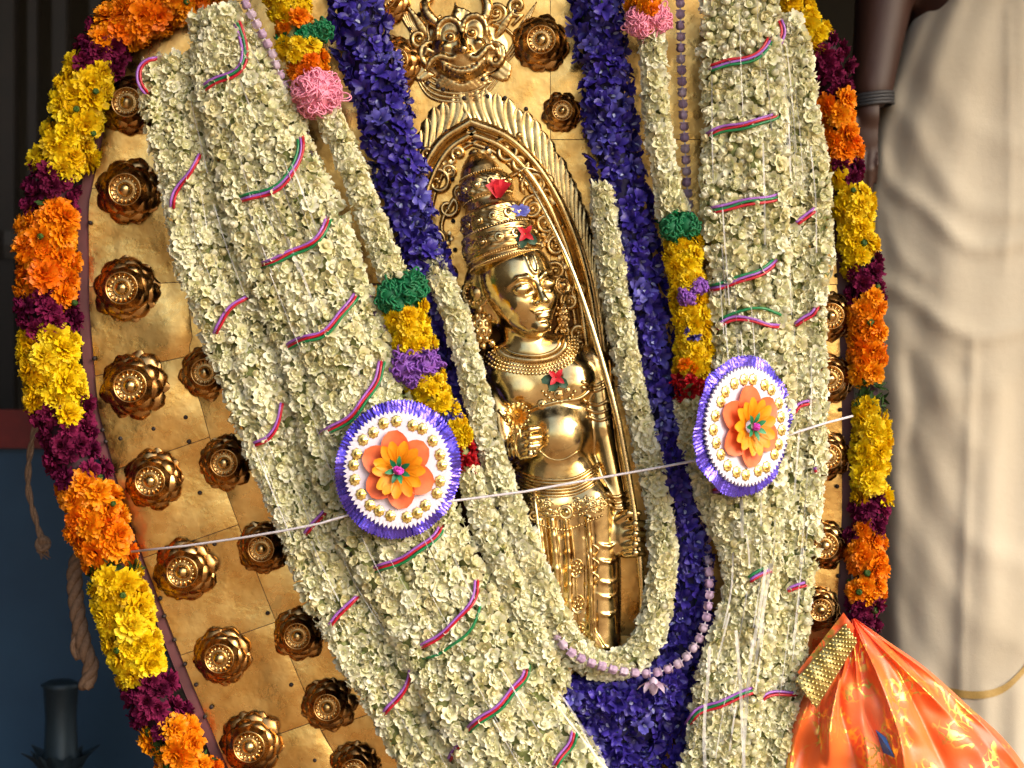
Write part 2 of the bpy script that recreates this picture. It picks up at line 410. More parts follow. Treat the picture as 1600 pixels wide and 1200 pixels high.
# surface height of the thick bundles, so that cords and strips lie on them
def bundle(root, Ls, Rs, n, d0, bulge, kindf, size=1.36, step=10.5, across=4):
    A = catmull(np.array(Ls, float), n=60); B = catmull(np.array(Rs, float), n=60); items = []; surf = []
    for j in range(n):
        f = (j+.5)/n; h = math.sqrt(max(0, 1-(2*f-1)**2*.85))
        path = []
        for a, b in zip(A, B):
            w = np.linalg.norm(b-a); c = a+(b-a)*f
            path.append((c[0], c[1], d0+bulge*h, w/(2*n)*1.0*.92))
        path = path[::3]+[path[-1]]
        e0 = path[0]; path = [(e0[0], e0[1]-4, e0[2], e0[3]*.5)]+path
        path = [(x+random.uniform(-3, 3), y, d+random.uniform(-4, 4), r_*random.uniform(.9, 1.12)) for x, y, d, r_ in path]
        items += ring_items(path, kindf, step, 100, across, size, inset=.10, rj=.2)
        core(root, path, .74, COREJ)
        surf.append(catmull(np.array([p for p in path], float), step=10))
    return items, np.concatenate(surf)
def on_surf(S, px, py, lift=9, k=10, near=None):
    d2 = (S[:, 0]-px)**2+(S[:, 1]-py)**2
    i = np.argsort(d2)[:k]; w = 1/(d2[i]+60)
    return float((S[i, 2]*w).sum()/w.sum()+ (S[i, 3]*w).sum()/w.sum()*.85)+lift
def wrap(root, S, pts, order='rpg', gap=4.1, r=2.2, lift=11):
    """three coloured cords side by side"""
    P = catmull(np.array(pts, float), step=6); n = len(P); o0 = None
    for k, ch in enumerate(order):
        W = []
        for i in range(n):
            t = P[min(i+1, n-1)]-P[max(i-1, 0)]; t = t/np.linalg.norm(t); m = np.array([-t[1], t[0]])
            g = (k-1)*gap*(1+.3*math.sin(i*.35+k*1.7))+1.8*math.sin(i*.5+pts[0][1])
            x, y = P[i]+m*g
            u = i/(n-1); edge = max(0, 1-min(u, 1-u)*8)
            d = on_surf(S, x, y, lift)-26*edge
            W.append(np.array(q(x, y, d)))
        mat = {'r': CR, 'p': CP, 'g': CG}[ch]
        o = tube_part('binding_cord' if o0 is None else 'cord_strand', W, r*U, mat, root if o0 is None else o0, 6)
        if o0 is None: o0 = o
def strip_mat():
    m = bpy.data.materials.new('clear_plastic'); m.use_nodes = True; t = m.node_tree; N, L = t.nodes, t.links
    b = N['Principled BSDF']; b.inputs['Base Color'].default_value = (.9, .9, .92, 1); b.inputs['Roughness'].default_value = .12
    tr = N.new('ShaderNodeBsdfTransparent'); tr.inputs[0].default_value = (.96, .96, .97, 1)
    ms = N.new('ShaderNodeMixShader'); ms.inputs[0].default_value = .36
    L.new(tr.outputs[0], ms.inputs[1]); L.new(b.outputs[0], ms.inputs[2]); L.new(ms.outputs[0], N['Material Output'].inputs[0]); return m
STRIP = strip_mat()
def strip(root, S, pts, w=3.4, lift=12):
    P = catmull(np.array(pts, float), step=12); b = MB(); rows = []; tw = random.uniform(-.5, .5)
    for i, (x, y) in enumerate(P):
        d = on_surf(S, x, y, lift)+1.5*math.sin(i*.8+tw*5)
        t = P[min(i+1, len(P)-1)]-P[max(i-1, 0)]; t = t/(np.linalg.norm(t)+1e-9); m = np.array([-t[1], t[0]])*w/2
        a = tw+.5*math.sin(i*.5+tw*9)
        rows.append([np.array(q(x+m[0], y+m[1], d+a*w/2)), np.array(q(x-m[0], y-m[1], d-a*w/2))])
    b.grid(rows); me = b.me('plastic_strip', [STRIP]); o = link('plastic_strip', me, root)
    return o
# ------------------------------------------------------------------ setting: ground, platform, walls
def setting():
    gm = plain('sandstone_paving', (.42, .27, .15), .8, c1=(.30, .18, .09), scale=3, bump=.3, bscale=30, bdist=.01)
    b = MB(); n = 24; P = [[(x, y, 0) for y in np.linspace(-60, 60, n)] for x in np.linspace(-60, 60, n)]
    b.grid(P); g = link('ground', b.me('ground', [gm], False)); g['kind'] = 'structure'
    pm = plain('platform_wood', (.10, .045, .02), .6, c1=(.05, .02, .01), scale=12, bump=.3)
    b = MB(); b.box((0, .45, .865), (1.15, .62, .05)); b.box((0, .45, .40), (1.0, .5, .398))
    p = link('platform', b.me('platform', [pm], False)); p['kind'] = 'structure'
    # dark hall behind: back wall with a painted dado, then an unseen wall and roof added for shading
    dk = plain('dark_plaster', (.020, .016, .010), .8, c1=(.008, .007, .004), scale=4, bump=.3, bscale=20)  # plaster mottled between two very dark browns
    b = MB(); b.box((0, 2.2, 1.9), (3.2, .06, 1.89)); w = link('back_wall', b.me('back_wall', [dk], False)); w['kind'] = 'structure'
    b = MB(); b.box((-1.45, -.6, 1.9), (.05, 2.73, 1.89)); w = link('shade_wall', b.me('shade_wall', [dk], False)); w['kind'] = 'structure'  # unseen wall, added to darken the gold's reflections and shade from the left
    b = MB(); b.box((0, .55, 2.95), (3.3, 1.75, .06)); w = link('shade_ceiling', b.me('shade_ceiling', [dk], False)); w['kind'] = 'structure'  # unseen overhang, added to shade the board from above
setting()
def background():
    blue = plain('blue_paint', (.022, .085, .17), .55, c1=(.014, .06, .13), scale=8, bump=.2, bscale=40)
    redm = plain('red_band_paint', (.22, .012, .010), .5)
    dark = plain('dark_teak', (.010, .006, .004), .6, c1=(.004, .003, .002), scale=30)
    b = MB(); x0, x1 = q(-500, 0, -560).x, q(260, 0, -560).x; y = 560*U
    zt, zm, zb = q(0, 700, -560).z, q(0, 640, -560).z, .92
    b.box(((x0+x1)/2, y+.012, (zt+zb)/2), ((x1-x0)/2, .012, (zt-zb)/2)); me = b.me('blue_panel', [blue], False)
    r = empty('painted_screen', ((x0+x1)/2, y, zb), 'blue painted screen with a red top rail in the dark left of the garlands', 'screen')
    link('panel', me, r)
    b = MB(); b.box(((x0+x1)/2, y+.006, (zt+zm)/2), ((x1-x0)/2, .018, (zm-zt)/2)); link('top_rail', b.me('top_rail', [redm], False), r)
    for i, (px, w) in enumerate(((12, 15), (52, 8), (95, 12), (150, 9))):
        p = q(px, 0, -900); b = MB(); ww = w*U*1.2
        b.box((p.x, p.y, 1.9), (ww, ww, 1.0)); b.lathe([(ww*1.5, -.02), (ww*1.7, 0), (ww*1.5, .02)], Matrix.Translation((p.x, p.y, 1.7+.08*i)), 12)
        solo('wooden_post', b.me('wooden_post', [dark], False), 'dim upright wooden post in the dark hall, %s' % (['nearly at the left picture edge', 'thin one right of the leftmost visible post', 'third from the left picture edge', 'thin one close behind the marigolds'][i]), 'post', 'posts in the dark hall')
    # blue-grey stand with lotus petals, lower left corner
    st = plain('blue_grey_metal', (.03, .055, .075), .45, .4, c1=(.018, .034, .048), scale=20, bump=.2)
    c = q(95, 1180, -300); k = 1.1*U
    r = empty('lotus_stand', (c.x, c.y, .92), 'dim blue grey stand with lotus petals round its foot, lower left corner', 'stand')
    b = MB(); b.lathe([(30*k, -60*k), (34*k, -20*k), (26*k, 10*k), (24*k, 60*k), (27*k, 105*k), (31*k, 112*k), (18*k, 118*k), (.1*k, 120*k)], Matrix.Translation(c), 24)
    b.lathe([(70*k, -400*k), (50*k, -330*k), (20*k, -280*k), (18*k, -150*k), (62*k, -70*k), (66*k, -60*k), (20*k, -52*k)], Matrix.Translation(c), 24)
    link('column', b.me('column', [st]), r)
    for i in range(12):
        f = FB(); f.petal(i*math.pi/6, 74 if i % 2 else 62, 34, 75, 20 if i % 2 else 50, .5, 24, -50, nl=3, nw=4, prof=point_prof)
        w = f.done(0); link('petal', mesh('petal', w['V']*k+np.array(c), w['F'], [st], w['M']), r)
    # ropes
    tw = plain('rope_fibre', (.30, .19, .12), .8, c1=(.20, .12, .07), scale=300, bump=.4, bscale=900)
    def rope(path, rad, label, n=2, turn=.16, knot=None):
        P = catmull(np.array(path, float), step=5); rt = None
        p0 = q(*path[-1][:3]); rt = empty('hanging_rope', p0, label, 'rope')
        for k in range(n):
            W = []
            for i, p in enumerate(P):
                a = i*turn*3+k*2*math.pi/n; W.append(np.array(q(p[0]+rad*.8*math.cos(a), p[1], p[2]+rad*.8*math.sin(a))))
            b = MB(); b.tube(W, rad*U, 7); link('strand', b.me('strand', [tw]), rt)
        if knot:
            b = MB(); c = np.array(q(*knot))
            for k in range(5):
                a = random.uniform(0, 3); ring = [c+U*10*np.array([math.cos(t)*math.cos(a), math.sin(a*2)*.6*math.sin(t), math.sin(t)]) for t in np.linspace(0, 6.28, 14)]
                b.tube(ring, 4*U, 6)
            for k in range(9):
                b.tube([c, c+U*np.array([random.uniform(-10, 10), random.uniform(-5, 5), -12]), c+U*np.array([random.uniform(-14, 14), random.uniform(-5, 5), -random.uniform(18, 30)])], [2.4*U, 1.6*U, .7*U], 5)
            link('knot', b.me('knot', [tw]), rt)
    rope([(62, 640, -120), (48, 700, -120), (44, 760, -120), (55, 810, -120), (66, 845, -120)], 3.2, 'thin brown twine ending in a frayed knot, left of the magenta blooms', knot=(67, 850, -120))
    rope([(140, 850, -40), (118, 885, -40), (120, 950, -40), (132, 1010, -40), (142, 1040, -40), (134, 1075, -40)], 7.5, 'thick plaited brown rope hanging beside the yellow marigolds', n=3)
    rope([(122, 985, -45), (116, 1005, -45), (124, 1030, -45)], 5, 'short loose rope end beside the plaited rope', n=2)
background()

# ------------------------------------------------------------------ gilded board
board = empty('gilded_board', q(740, 1400, -20), 'gold sheeted board with maroon edge behind all the garlands and the brass figure', 'backboard')
EL = [(330, -160), (260, -60), (215, 60), (165, 180), (135, 320), (136, 480), (150, 640), (190, 790), (240, 925), (293, 1060), (352, 1200), (430, 1330)]
ER = [(1150, -160), (1220, -60), (1262, 40), (1287, 170), (1303, 300), (1313, 480), (1318, 650), (1318, 800), (1310, 960), (1296, 1100), (1270, 1200), (1190, 1330)]
def edge_at(E, y):
    return float(np.interp(y, [e[1] for e in E], [e[0] for e in E]))
def board_parts():
    ys = np.linspace(-160, 1330, 60); L = [(edge_at(EL, y), y) for y in ys]; R = [(edge_at(ER, y), y) for y in ys]
    loop = L+R[::-1]
    b = MB(); n = len(loop); cx, cy = 740, 600
    front = [np.array(q(x, y, -3)) for x, y in loop]; back = [np.array(q(x-16*(1 if x < 740 else -1), y, -50)) for x, y in loop]
    ofr = [np.array(q(x-(14 if x < 740 else -17), y, -1)) for x, y in loop]
    V = front+ofr+back; F = []
    for i in range(n):
        j = (i+1) % n; F += [(i, j, n+j, n+i), (n+i, n+j, 2*n+j, 2*n+i)]
    F.append(tuple(range(n))); F.append(tuple(2*n+i for i in reversed(range(n))))
    b.add(V, F); link('board_edge', b.me('board_edge', [EDGE], False), board)
    # gold sheets nailed on in a grid that follows the left edge; each is its own bent piece
    def colx(k, y):      # seams
        e = edge_at(EL, y); r = edge_at(ER, y)
        a = [e+3, e+(152 if y > 560 else 158), e+300 if y > 700 else e+290, 640, 860, r-150, r-2]
        return max(a[k], a[k-1]) if k > 0 else a[k]
    offs = [-20, 15, -25, 40, 0, 10]
    for c in range(6):
        y0 = -150; h = {3: 1600, 2: 300, 4: 380}.get(c, 148)
        ys = [y0]
        while ys[-1] < 1320: ys.append(min(1325, ys[-1]+h+random.uniform(-12, 12)))
        for r in range(len(ys)-1):
            nu, nv = 9, 9; P = []
            for i in range(nu):
                row = []
                for j in range(nv):
                    v = j/(nv-1); u = i/(nu-1); y = ys[r]+(ys[r+1]-ys[r])*v
                    sl = -.35 if c < 2 else 0; sy = min(1, max(.15, (y-430)/260))
                    xa, xb = colx(c, y)+.5, colx(c+1, y)-.5
                    x = xa+(xb-xa)*u; yy = y+.6*(1 if v == 0 else -1 if v == 1 else 0)+sl*(x-edge_at(EL, y))*sy
                    dd = 3.6*math.sin(3*u+r*1.3)*math.sin(2.6*v+c)+1.8*math.sin(7*u+2*r+c)*math.sin(6*v+r)+random.uniform(-.5, .5)
                    if u in (0, 1) or v in (0, 1): dd = min(dd, .3)-.6+random.uniform(-.4, .4)
                    row.append(np.array(q(x, yy, dd+2)))
                P.append(row)
            b = MB(); b.grid(P); o = link('gold_sheet', b.me('gold_sheet', [GOLD]), board)
    nb = MB(); nb.lathe([(3.6, -1), (3.4, 1.2), (2, 2.4), (.1, 2.8)], Matrix.Rotation(math.radians(90), 4, 'X'), 8); nm = nb.me('nail', [NAIL])
    nm.transform(Matrix.Scale(U, 4))
    nails = [(141, 348), (147, 560), (160, 672), (188, 685), (240, 670), (290, 652), (165, 690), (295, 690), (256, 963), (272, 1000), (288, 1038), (306, 1070), (330, 1105), (320, 1120), (418, 958), (455, 1070), (492, 1188), (312, 770), (335, 850), (250, 935), (215, 870), (209, 846),
             (1313, 640), (1314, 1000), (1312, 560), (1308, 760), (1310, 900), (1303, 1020), (1307, 430)]
    nails += [(692, 140), (725, 153), (762, 150), (789, 153), (754, 124), (684, 134), (822, 170), (698, 205), (737, 202), (761, 231), (707, 280), (708, 345), (711, 390), (670, 262), (804, 17), (655, 22), (640, 45), (668, 130)]
    for x, y in nails:
        o = bpy.data.objects.new('nail', nm); C.objects.link(o); o.parent = board; o.location = q(x, y, 5 if x < 620 or x > 900 else 7)-board.location
board_parts()

def rosette(px, py, R, d=0, seed=0):
    """one repousse lotus boss: part 'rosette' with its petals, bead ring and centre as sub-parts"""
    r = random.Random(seed); k = R/52
    c = q(px, py, d); Rx = Matrix.Translation(c) @ Matrix.Rotation(math.radians(90), 4, 'X') @ Matrix.Rotation(r.uniform(0, 6), 4, 'Z') @ Matrix.Scale(U*k, 4)
    b = MB(); b.lathe([(36, 0), (40, 8), (38, 20), (30, 31), (27, 36), (25.5, 39), (24, 39.5), (22.5, 37.5), (21.5, 35.5), (13, 35.5), (12, 36)], Rx, 32)
    root = link('rosette', b.me('rosette', [BRONZE]), board); recenter(root)
    b = MB(); b.lathe([(12.3, 35), (11.5, 38), (9.5, 42), (6, 45), (2.5, 46.4), (.1, 46.8)], Rx, 20); b.lathe([(13.6, 35.6), (13, 36.8), (12, 36.4)], Rx, 24)
    link('centre', b.me('centre', [BRASSD]), root)
    b = MB()
    for i in range(16):
        a = i*math.pi/8; p = Rx @ Vector((17.3*math.cos(a), 17.3*math.sin(a), 36.6)); b.ball(p, 2.5*U*k, 6)
    link('bead_ring', b.me('bead_ring', [BRASS]), root)
    for ring, (n, r0, z0, L, W, e0, e1) in enumerate(((8, 31, 30, 26, 27, -12, -88), (8, 35, 16, 28, 31, 2, -80), (9, 37, 6, 22, 28, -4, -30))):
        for i in range(n):
            f = FB(); az = (i+(.5 if ring == 1 else 0))*2*math.pi/n+r.uniform(-.07, .07)
            P = []; x, z = r0-6, z0
            nl, nw = 6, 6
            LL = L*r.uniform(.9, 1.12); e1_ = e1+r.uniform(-14, 22)
            for a_ in range(nl+1):
                u = a_/nl; e = math.radians(e0+(e1_-e0)*u**1.3); w = W*[.75, .92, 1.0, 1.02, 1.0, .86, .5][a_]
                if ring < 2 and a_ == nl: e = math.radians(10)
                P.append([(x-1.5*(2*j/nw-1)**2*2+r.uniform(-.3, .3), (2*j/nw-1)*w/2, z-2.6*(2*j/nw-1)**2) for j in range(nw+1)])
                x += LL/nl*math.cos(e); z += LL/nl*math.sin(e)
            P = np.array(P); c_, s_ = math.cos(az), math.sin(az)
            P = np.stack([P[..., 0]*c_-P[..., 1]*s_, P[..., 0]*s_+P[..., 1]*c_, P[..., 2]], -1)
            f.patch(P, np.zeros(P.shape[:2])); w_ = f.done(0)
            link('petal', mesh('petal', xf(w_['V'], Rx), w_['F'], [BRONZE]), root)
BOSS = [(205, 165, 48), (203, 300, 52), (198, 452, 52), (211, 603, 53), (241, 750, 48), (291, 890, 50), (348, 1024, 47), (394, 1160, 50),
        (325, 582, 44), (355, 722, 44), (412, 855, 42), (468, 990, 42), (514, 1100, 43), (556, 1200, 42),
        (1293, 495, 42), (1292, 592, 42), (1290, 712, 40), (1284, 850, 42), (1278, 950, 36),
        (845, 68, 46), (878, 176, 32), (618, 100, 44), (600, 0, 44)]
for i, (x, y, R) in enumerate(BOSS): rosette(x, y, R, 2, i)

NICHE_SHADE = metal('niche_shade_bronze', (.05, .022, .008), (.14, .065, .02), (.35, .55), 30, .4, 60, patina=(.04, .018, .008))  # dark colour paints in the garland's shadow inside the arch
# ---- arch in relief on the board
def profile_sweep(path, prof, d=0, cu=False):
    """path (px,py); prof [(offset outward, height)] ; outward = left of travel"""
    P = catmull(np.array(path, float), step=7); rows = []
    for i in range(len(P)):
        t = P[min(i+1, len(P)-1)]-P[max(i-1, 0)]; t = t/np.linalg.norm(t); m = np.array([t[1], -t[0]])
        rows.append([np.array(q(P[i][0]+m[0]*o, P[i][1]+m[1]*o, d+h)) for o, h in prof])
    b = MB(); b.grid(rows); return b
AL = [(634, 1000), (632, 700), (634, 520), (636, 420), (642, 340), (658, 275), (690, 222), (735, 192)]
AR = [(735, 192), (792, 216), (842, 266), (882, 336), (912, 420), (930, 520), (942, 650), (950, 800), (950, 1000)]
def relief():
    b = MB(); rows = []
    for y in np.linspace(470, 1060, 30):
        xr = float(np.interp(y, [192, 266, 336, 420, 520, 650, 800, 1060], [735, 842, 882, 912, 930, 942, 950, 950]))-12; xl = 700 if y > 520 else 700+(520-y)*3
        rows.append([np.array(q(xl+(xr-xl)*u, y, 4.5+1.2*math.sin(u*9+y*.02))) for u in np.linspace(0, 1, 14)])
    b.grid(rows); link('niche_shade_sheet', b.me('niche_shade_sheet', [NICHE_SHADE]), board)  # added sheet carrying the painted shadow behind the figure
    for k, (off, w, h) in enumerate(((2, 9, 14), (-16, 8.5, 12), (-29, 4.5, 6))):
        prof = [(off-w, 2), (off-w*.75, h*.6), (off-w*.3, h), (off+w*.3, h), (off+w*.75, h*.6), (off+w, 2)]
        for path in (AL, AR): link('arch_band', profile_sweep(path, prof).me('arch_band', [BRASSD]), board)
    for side, path in (('l', AL[3:]), ('r', AR)):
        P = catmull(np.array(path, float), step=17)
        for i in range(0, len(P)-1):
            t = P[min(i+1, len(P)-1)]-P[max(i-1, 0)]; t = t/np.linalg.norm(t); m = np.array([t[1], -t[0]])
            dirn = m*.45+np.array([.35, -.95]) if side == 'l' else m*.45+np.array([-.3, -.95])
            dirn /= np.linalg.norm(dirn); base = P[i]+m*8; L = random.uniform(54, 64); nrm = np.array([-dirn[1], dirn[0]])
            rows = []
            for a in range(9):
                u = a/8; w = 15*(.5+math.sin(math.pi*min(1, u*.95+.05))**.6)*.72 if u < 1 else 1.5
                c = base+dirn*L*u+nrm*(9*math.sin(u*2.4))*(1 if side == 'l' else -1)
                rows.append([np.array(q(*(c+nrm*w*v), 2+hh*(1-.4*u))) for v, hh in ((-1, 0), (-.6, 3.6), (-.25, 5), (-.1, 3.4), (.1, 3.4), (.3, 5), (.7, 3.6), (1, 0))])
            b = MB(); b.grid(rows); link('leaf_relief', b.me('leaf_relief', [BRASSD]), board)
    def scroll(cx, cy, R, turns, a0, sgn, tail=None, r=4.2, d=4):
        pts = []; N = int(22*turns)
        for i in range(N+1):
            u = i/N; a = a0+sgn*u*turns*2*math.pi; rad = R*(1-u)**.85+1.5
            pts.append((cx+rad*math.cos(a), cy+rad*math.sin(a)))
        if tail: pts = list(reversed([tuple(p) for p in catmull(np.array([pts[0]]+tail, float), step=6)][1:]))+pts
        n = len(pts); b = MB()
        b.tube([np.array(q(x, y, d)) for x, y in pts], [U*r*(.45+.75*math.sin(math.pi*min(1, .12+.88*i/n))) for i in range(n)], 8, flat=1.3)
        b.ball(q(pts[-1][0], pts[-1][1], d+2), r*1.25*U, 8)
        link('scroll_relief', b.me('scroll_relief', [BRASSD]), board)
    for a in ((684, 285, 23, 1.5, 2.6, 1, [(662, 318), (672, 345)]), (700, 325, 15, 1.3, -1, 1, [(690, 350), (700, 395)]), (678, 375, 17, 1.4, 1, -1, [(700, 400), (704, 440)]),
              (790, 237, 20, 1.6, 3.5, 1, [(765, 215), (752, 222)]), (812, 254, 13, 1.4, 0, 1, [(800, 275), (776, 268)]), (835, 290, 20, 1.5, 2.5, 1, [(812, 275)]),
              (832, 325, 17, 1.4, 4.6, -1, [(850, 300)]), (852, 348, 15, 1.4, 0, 1, [(850, 380), (836, 396)]), (870, 385, 15, 1.3, 5, -1, [(880, 350)]), (868, 425, 17, 1.4, 2, 1, [(880, 460)]),
              (890, 470, 15, 1.4, 5, -1, [(880, 430)]), (716, 240, 10, 1.2, 2, 1, [(700, 262)]), (905, 520, 14, 1.3, 1, 1, [(900, 560)]), (700, 430, 15, 1.3, 3, 1, [(702, 470)]),
              (690, 480, 14, 1.3, 0, 1, [(700, 520)]), (668, 240, 8, 1.1, 2, 1, None), (812, 212, 1, .6, 0, 1, None),
              (648, 300, 14, 1.4, 3, 1, [(640, 330)]), (662, 420, 14, 1.4, 3, 1, [(655, 380)]), (720, 300, 9, 1.2, 2, 1, [(712, 330)]), (905, 455, 11, 1.3, 2, 1, [(915, 480)]), (880, 520, 12, 1.3, 2, 1, [(890, 560)]), (855, 285, 11, 1.3, 2, 1, [(866, 300)]), (700, 268, 10, 1.3, 1, -1, None), (775, 20, 16, 1.4, 2, -1, [(790, 45), (806, 60)]), (808, 10, 14, 1.3, 1, 1, [(800, 40)]), (655, 60, 14, 1.3, 0, 1, [(668, 40), (690, 25)])):
        scroll(*a)
    for k in range(5):
        o = k*7
        for pts in ([(652-o*.3, 96+o*.4), (676-o*.2, 122+o), (716, 134+o*.9), (752+o*.1, 122+o), (778+o*.4, 92+o*.7)], [(776+o, 104-o*.2), (800+o*.9, 74-o*.3), (812+o*.8, 44-o*.5), (830+o*.6, 14-o*.8)], [(668-o*.7, 60-o*.1), (650-o*.7, 44-o*.5), (642-o*.8, 20-o*.7)]):
            if pts[0][0] > 770 and k > 2: continue
            P = catmull(np.array(pts, float), step=6); n = len(P); b = MB(); b.tube([np.array(q(x, y, 2.5)) for x, y in P], [U*3.0*(.3+.8*math.sin(math.pi*(i+.5)/n)) for i in range(n)], 8); link('curl_relief', b.me('curl_relief', [BRASSD]), board)
    for cx, cy in ((760, 245), (845, 375), (880, 410), (700, 262), (868, 310), (697, 372), (840, 410)):
        f = FB()
        for i in range(6): f.petal(i*1.047, 11, 8, 30, -40, .3, 2, 2, prof=round_prof)
        w = f.done(0); M = Matrix.Translation(q(cx, cy, 4)) @ Matrix.Rotation(math.radians(90), 4, 'X') @ Matrix.Scale(U, 4)
        link('flower_relief', mesh('flower_relief', xf(w['V'], M), w['F'], [BRASSD]), board)
relief()
# ------------------------------------------------------------------ sculpting by distance field
def K(px, py, d=0):
    s = s_of(d); return np.array([800+(px-800)*s, 600+(py-600)*s, d], float)
class Vol:
    def __init__(s, lo, hi, h):
        s.lo = np.array(lo, float); s.h = h; s.n = np.ceil((np.array(hi)-s.lo)/h).astype(int)+1
        s.F = np.full(s.n, 9.0, dtype=np.float32)
    def op(s, fn, lo, hi, k=5, sub=False):
        m = k+4
        a = np.clip(np.floor((np.array(lo)-m-s.lo)/s.h).astype(int), 0, s.n-1); b = np.clip(np.ceil((np.array(hi)+m-s.lo)/s.h).astype(int)+1, 1, s.n)
        if np.any(b <= a): return
        ax = [(np.arange(a[i], b[i])*s.h+s.lo[i]).astype(np.float32) for i in range(3)]
        X, Y, Z = ax[0][:, None, None], ax[1][None, :, None], ax[2][None, None, :]
        d = fn(X, Y, Z); G = s.F[a[0]:b[0], a[1]:b[1], a[2]:b[2]]
        if sub: d = -d; h = np.maximum(k-np.abs(G-d), 0)/max(k, 1e-3); R = np.maximum(G, d)+h*h*k*.25
        else: h = np.maximum(k-np.abs(G-d), 0)/max(k, 1e-3); R = np.minimum(G, d)-h*h*k*.25
        s.F[a[0]:b[0], a[1]:b[1], a[2]:b[2]] = R
    def ell(s, c, r, k=6, B=None, sub=False):
        c = np.array(c, float); r = np.array(r, float); B = np.eye(3) if B is None else np.array(B, float)   # rows of B: local axes
        def fn(X, Y, Z):
            x, y, z = X-c[0], Y-c[1], Z-c[2]
            l = [(B[i, 0]*x+B[i, 1]*y+B[i, 2]*z)/r[i] for i in range(3)]
            k0 = np.sqrt(l[0]**2+l[1]**2+l[2]**2)+1e-6; k1 = np.sqrt((l[0]/r[0])**2+(l[1]/r[1])**2+(l[2]/r[2])**2)+1e-6
            return k0*(k0-1)/k1
        e = np.sqrt(((B*r[:, None])**2).sum(0)); s.op(fn, c-e, c+e, k, sub)
    def cap(s, a, b, ra, rb=None, k=5, sub=False):
        rb = ra if rb is None else rb; a = np.array(a, float); b = np.array(b, float); ab = b-a; L2 = float(ab@ab)+1e-6
        def fn(X, Y, Z):
            x, y, z = X-a[0], Y-a[1], Z-a[2]; t = np.clip((x*ab[0]+y*ab[1]+z*ab[2])/L2, 0, 1)
            return np.sqrt((x-ab[0]*t)**2+(y-ab[1]*t)**2+(z-ab[2]*t)**2)-(ra+(rb-ra)*t)
        m = max(ra, rb); s.op(fn, np.minimum(a, b)-m, np.maximum(a, b)+m, k, sub)
    def chain(s, pts, rs, k=4, sub=False):
        for i in range(len(pts)-1): s.cap(pts[i], pts[i+1], rs[i], rs[i+1], k, sub)
    def mesh(s, name, mats, smooth_it=1):
        F = s.F
        for _ in range(smooth_it):
            F = F.copy(); F[1:-1] = (F[:-2]+2*F[1:-1]+F[2:])/4; F[:, 1:-1] = (F[:, :-2]+2*F[:, 1:-1]+F[:, 2:])/4; F[:, :, 1:-1] = (F[:, :, :-2]+2*F[:, :, 1:-1]+F[:, :, 2:])/4
        g = openvdb.FloatGrid(9.0); g.copyFromArray(np.clip(F, -9, 9).astype(np.float32), tolerance=0.0)
        P, T = g.convertToQuads(0.0)
        P = P*s.h+s.lo; W = np.stack([(P[:, 0]-800)*U, -P[:, 2]*U, (600-P[:, 1])*U+H], 1); T = T.astype(np.int32)
        a, b, c = W[T[:, 0]], W[T[:, 1]], W[T[:, 2]]
        if np.einsum('ij,ij->i', a-W.mean(0), np.cross(b-a, c-a)).sum() < 0: T = T[:, ::-1].copy()
        return mesh(name, W, T, mats)
CAMP = Vector((0, -D*U, H))
def hit(bvh, px, py, lift=0, dflt=30):
    dr = (q(px, py, 0)-CAMP).normalized(); loc, n, i, ds = bvh.ray_cast(CAMP, dr)
    if loc is None or loc.y > 0: return np.array(q(px, py, dflt))
    return np.array(loc-dr*lift*U)
def bvh_of(me): return BVHTree.FromPolygons([v.co for v in me.vertices], [p.vertices for p in me.polygons])

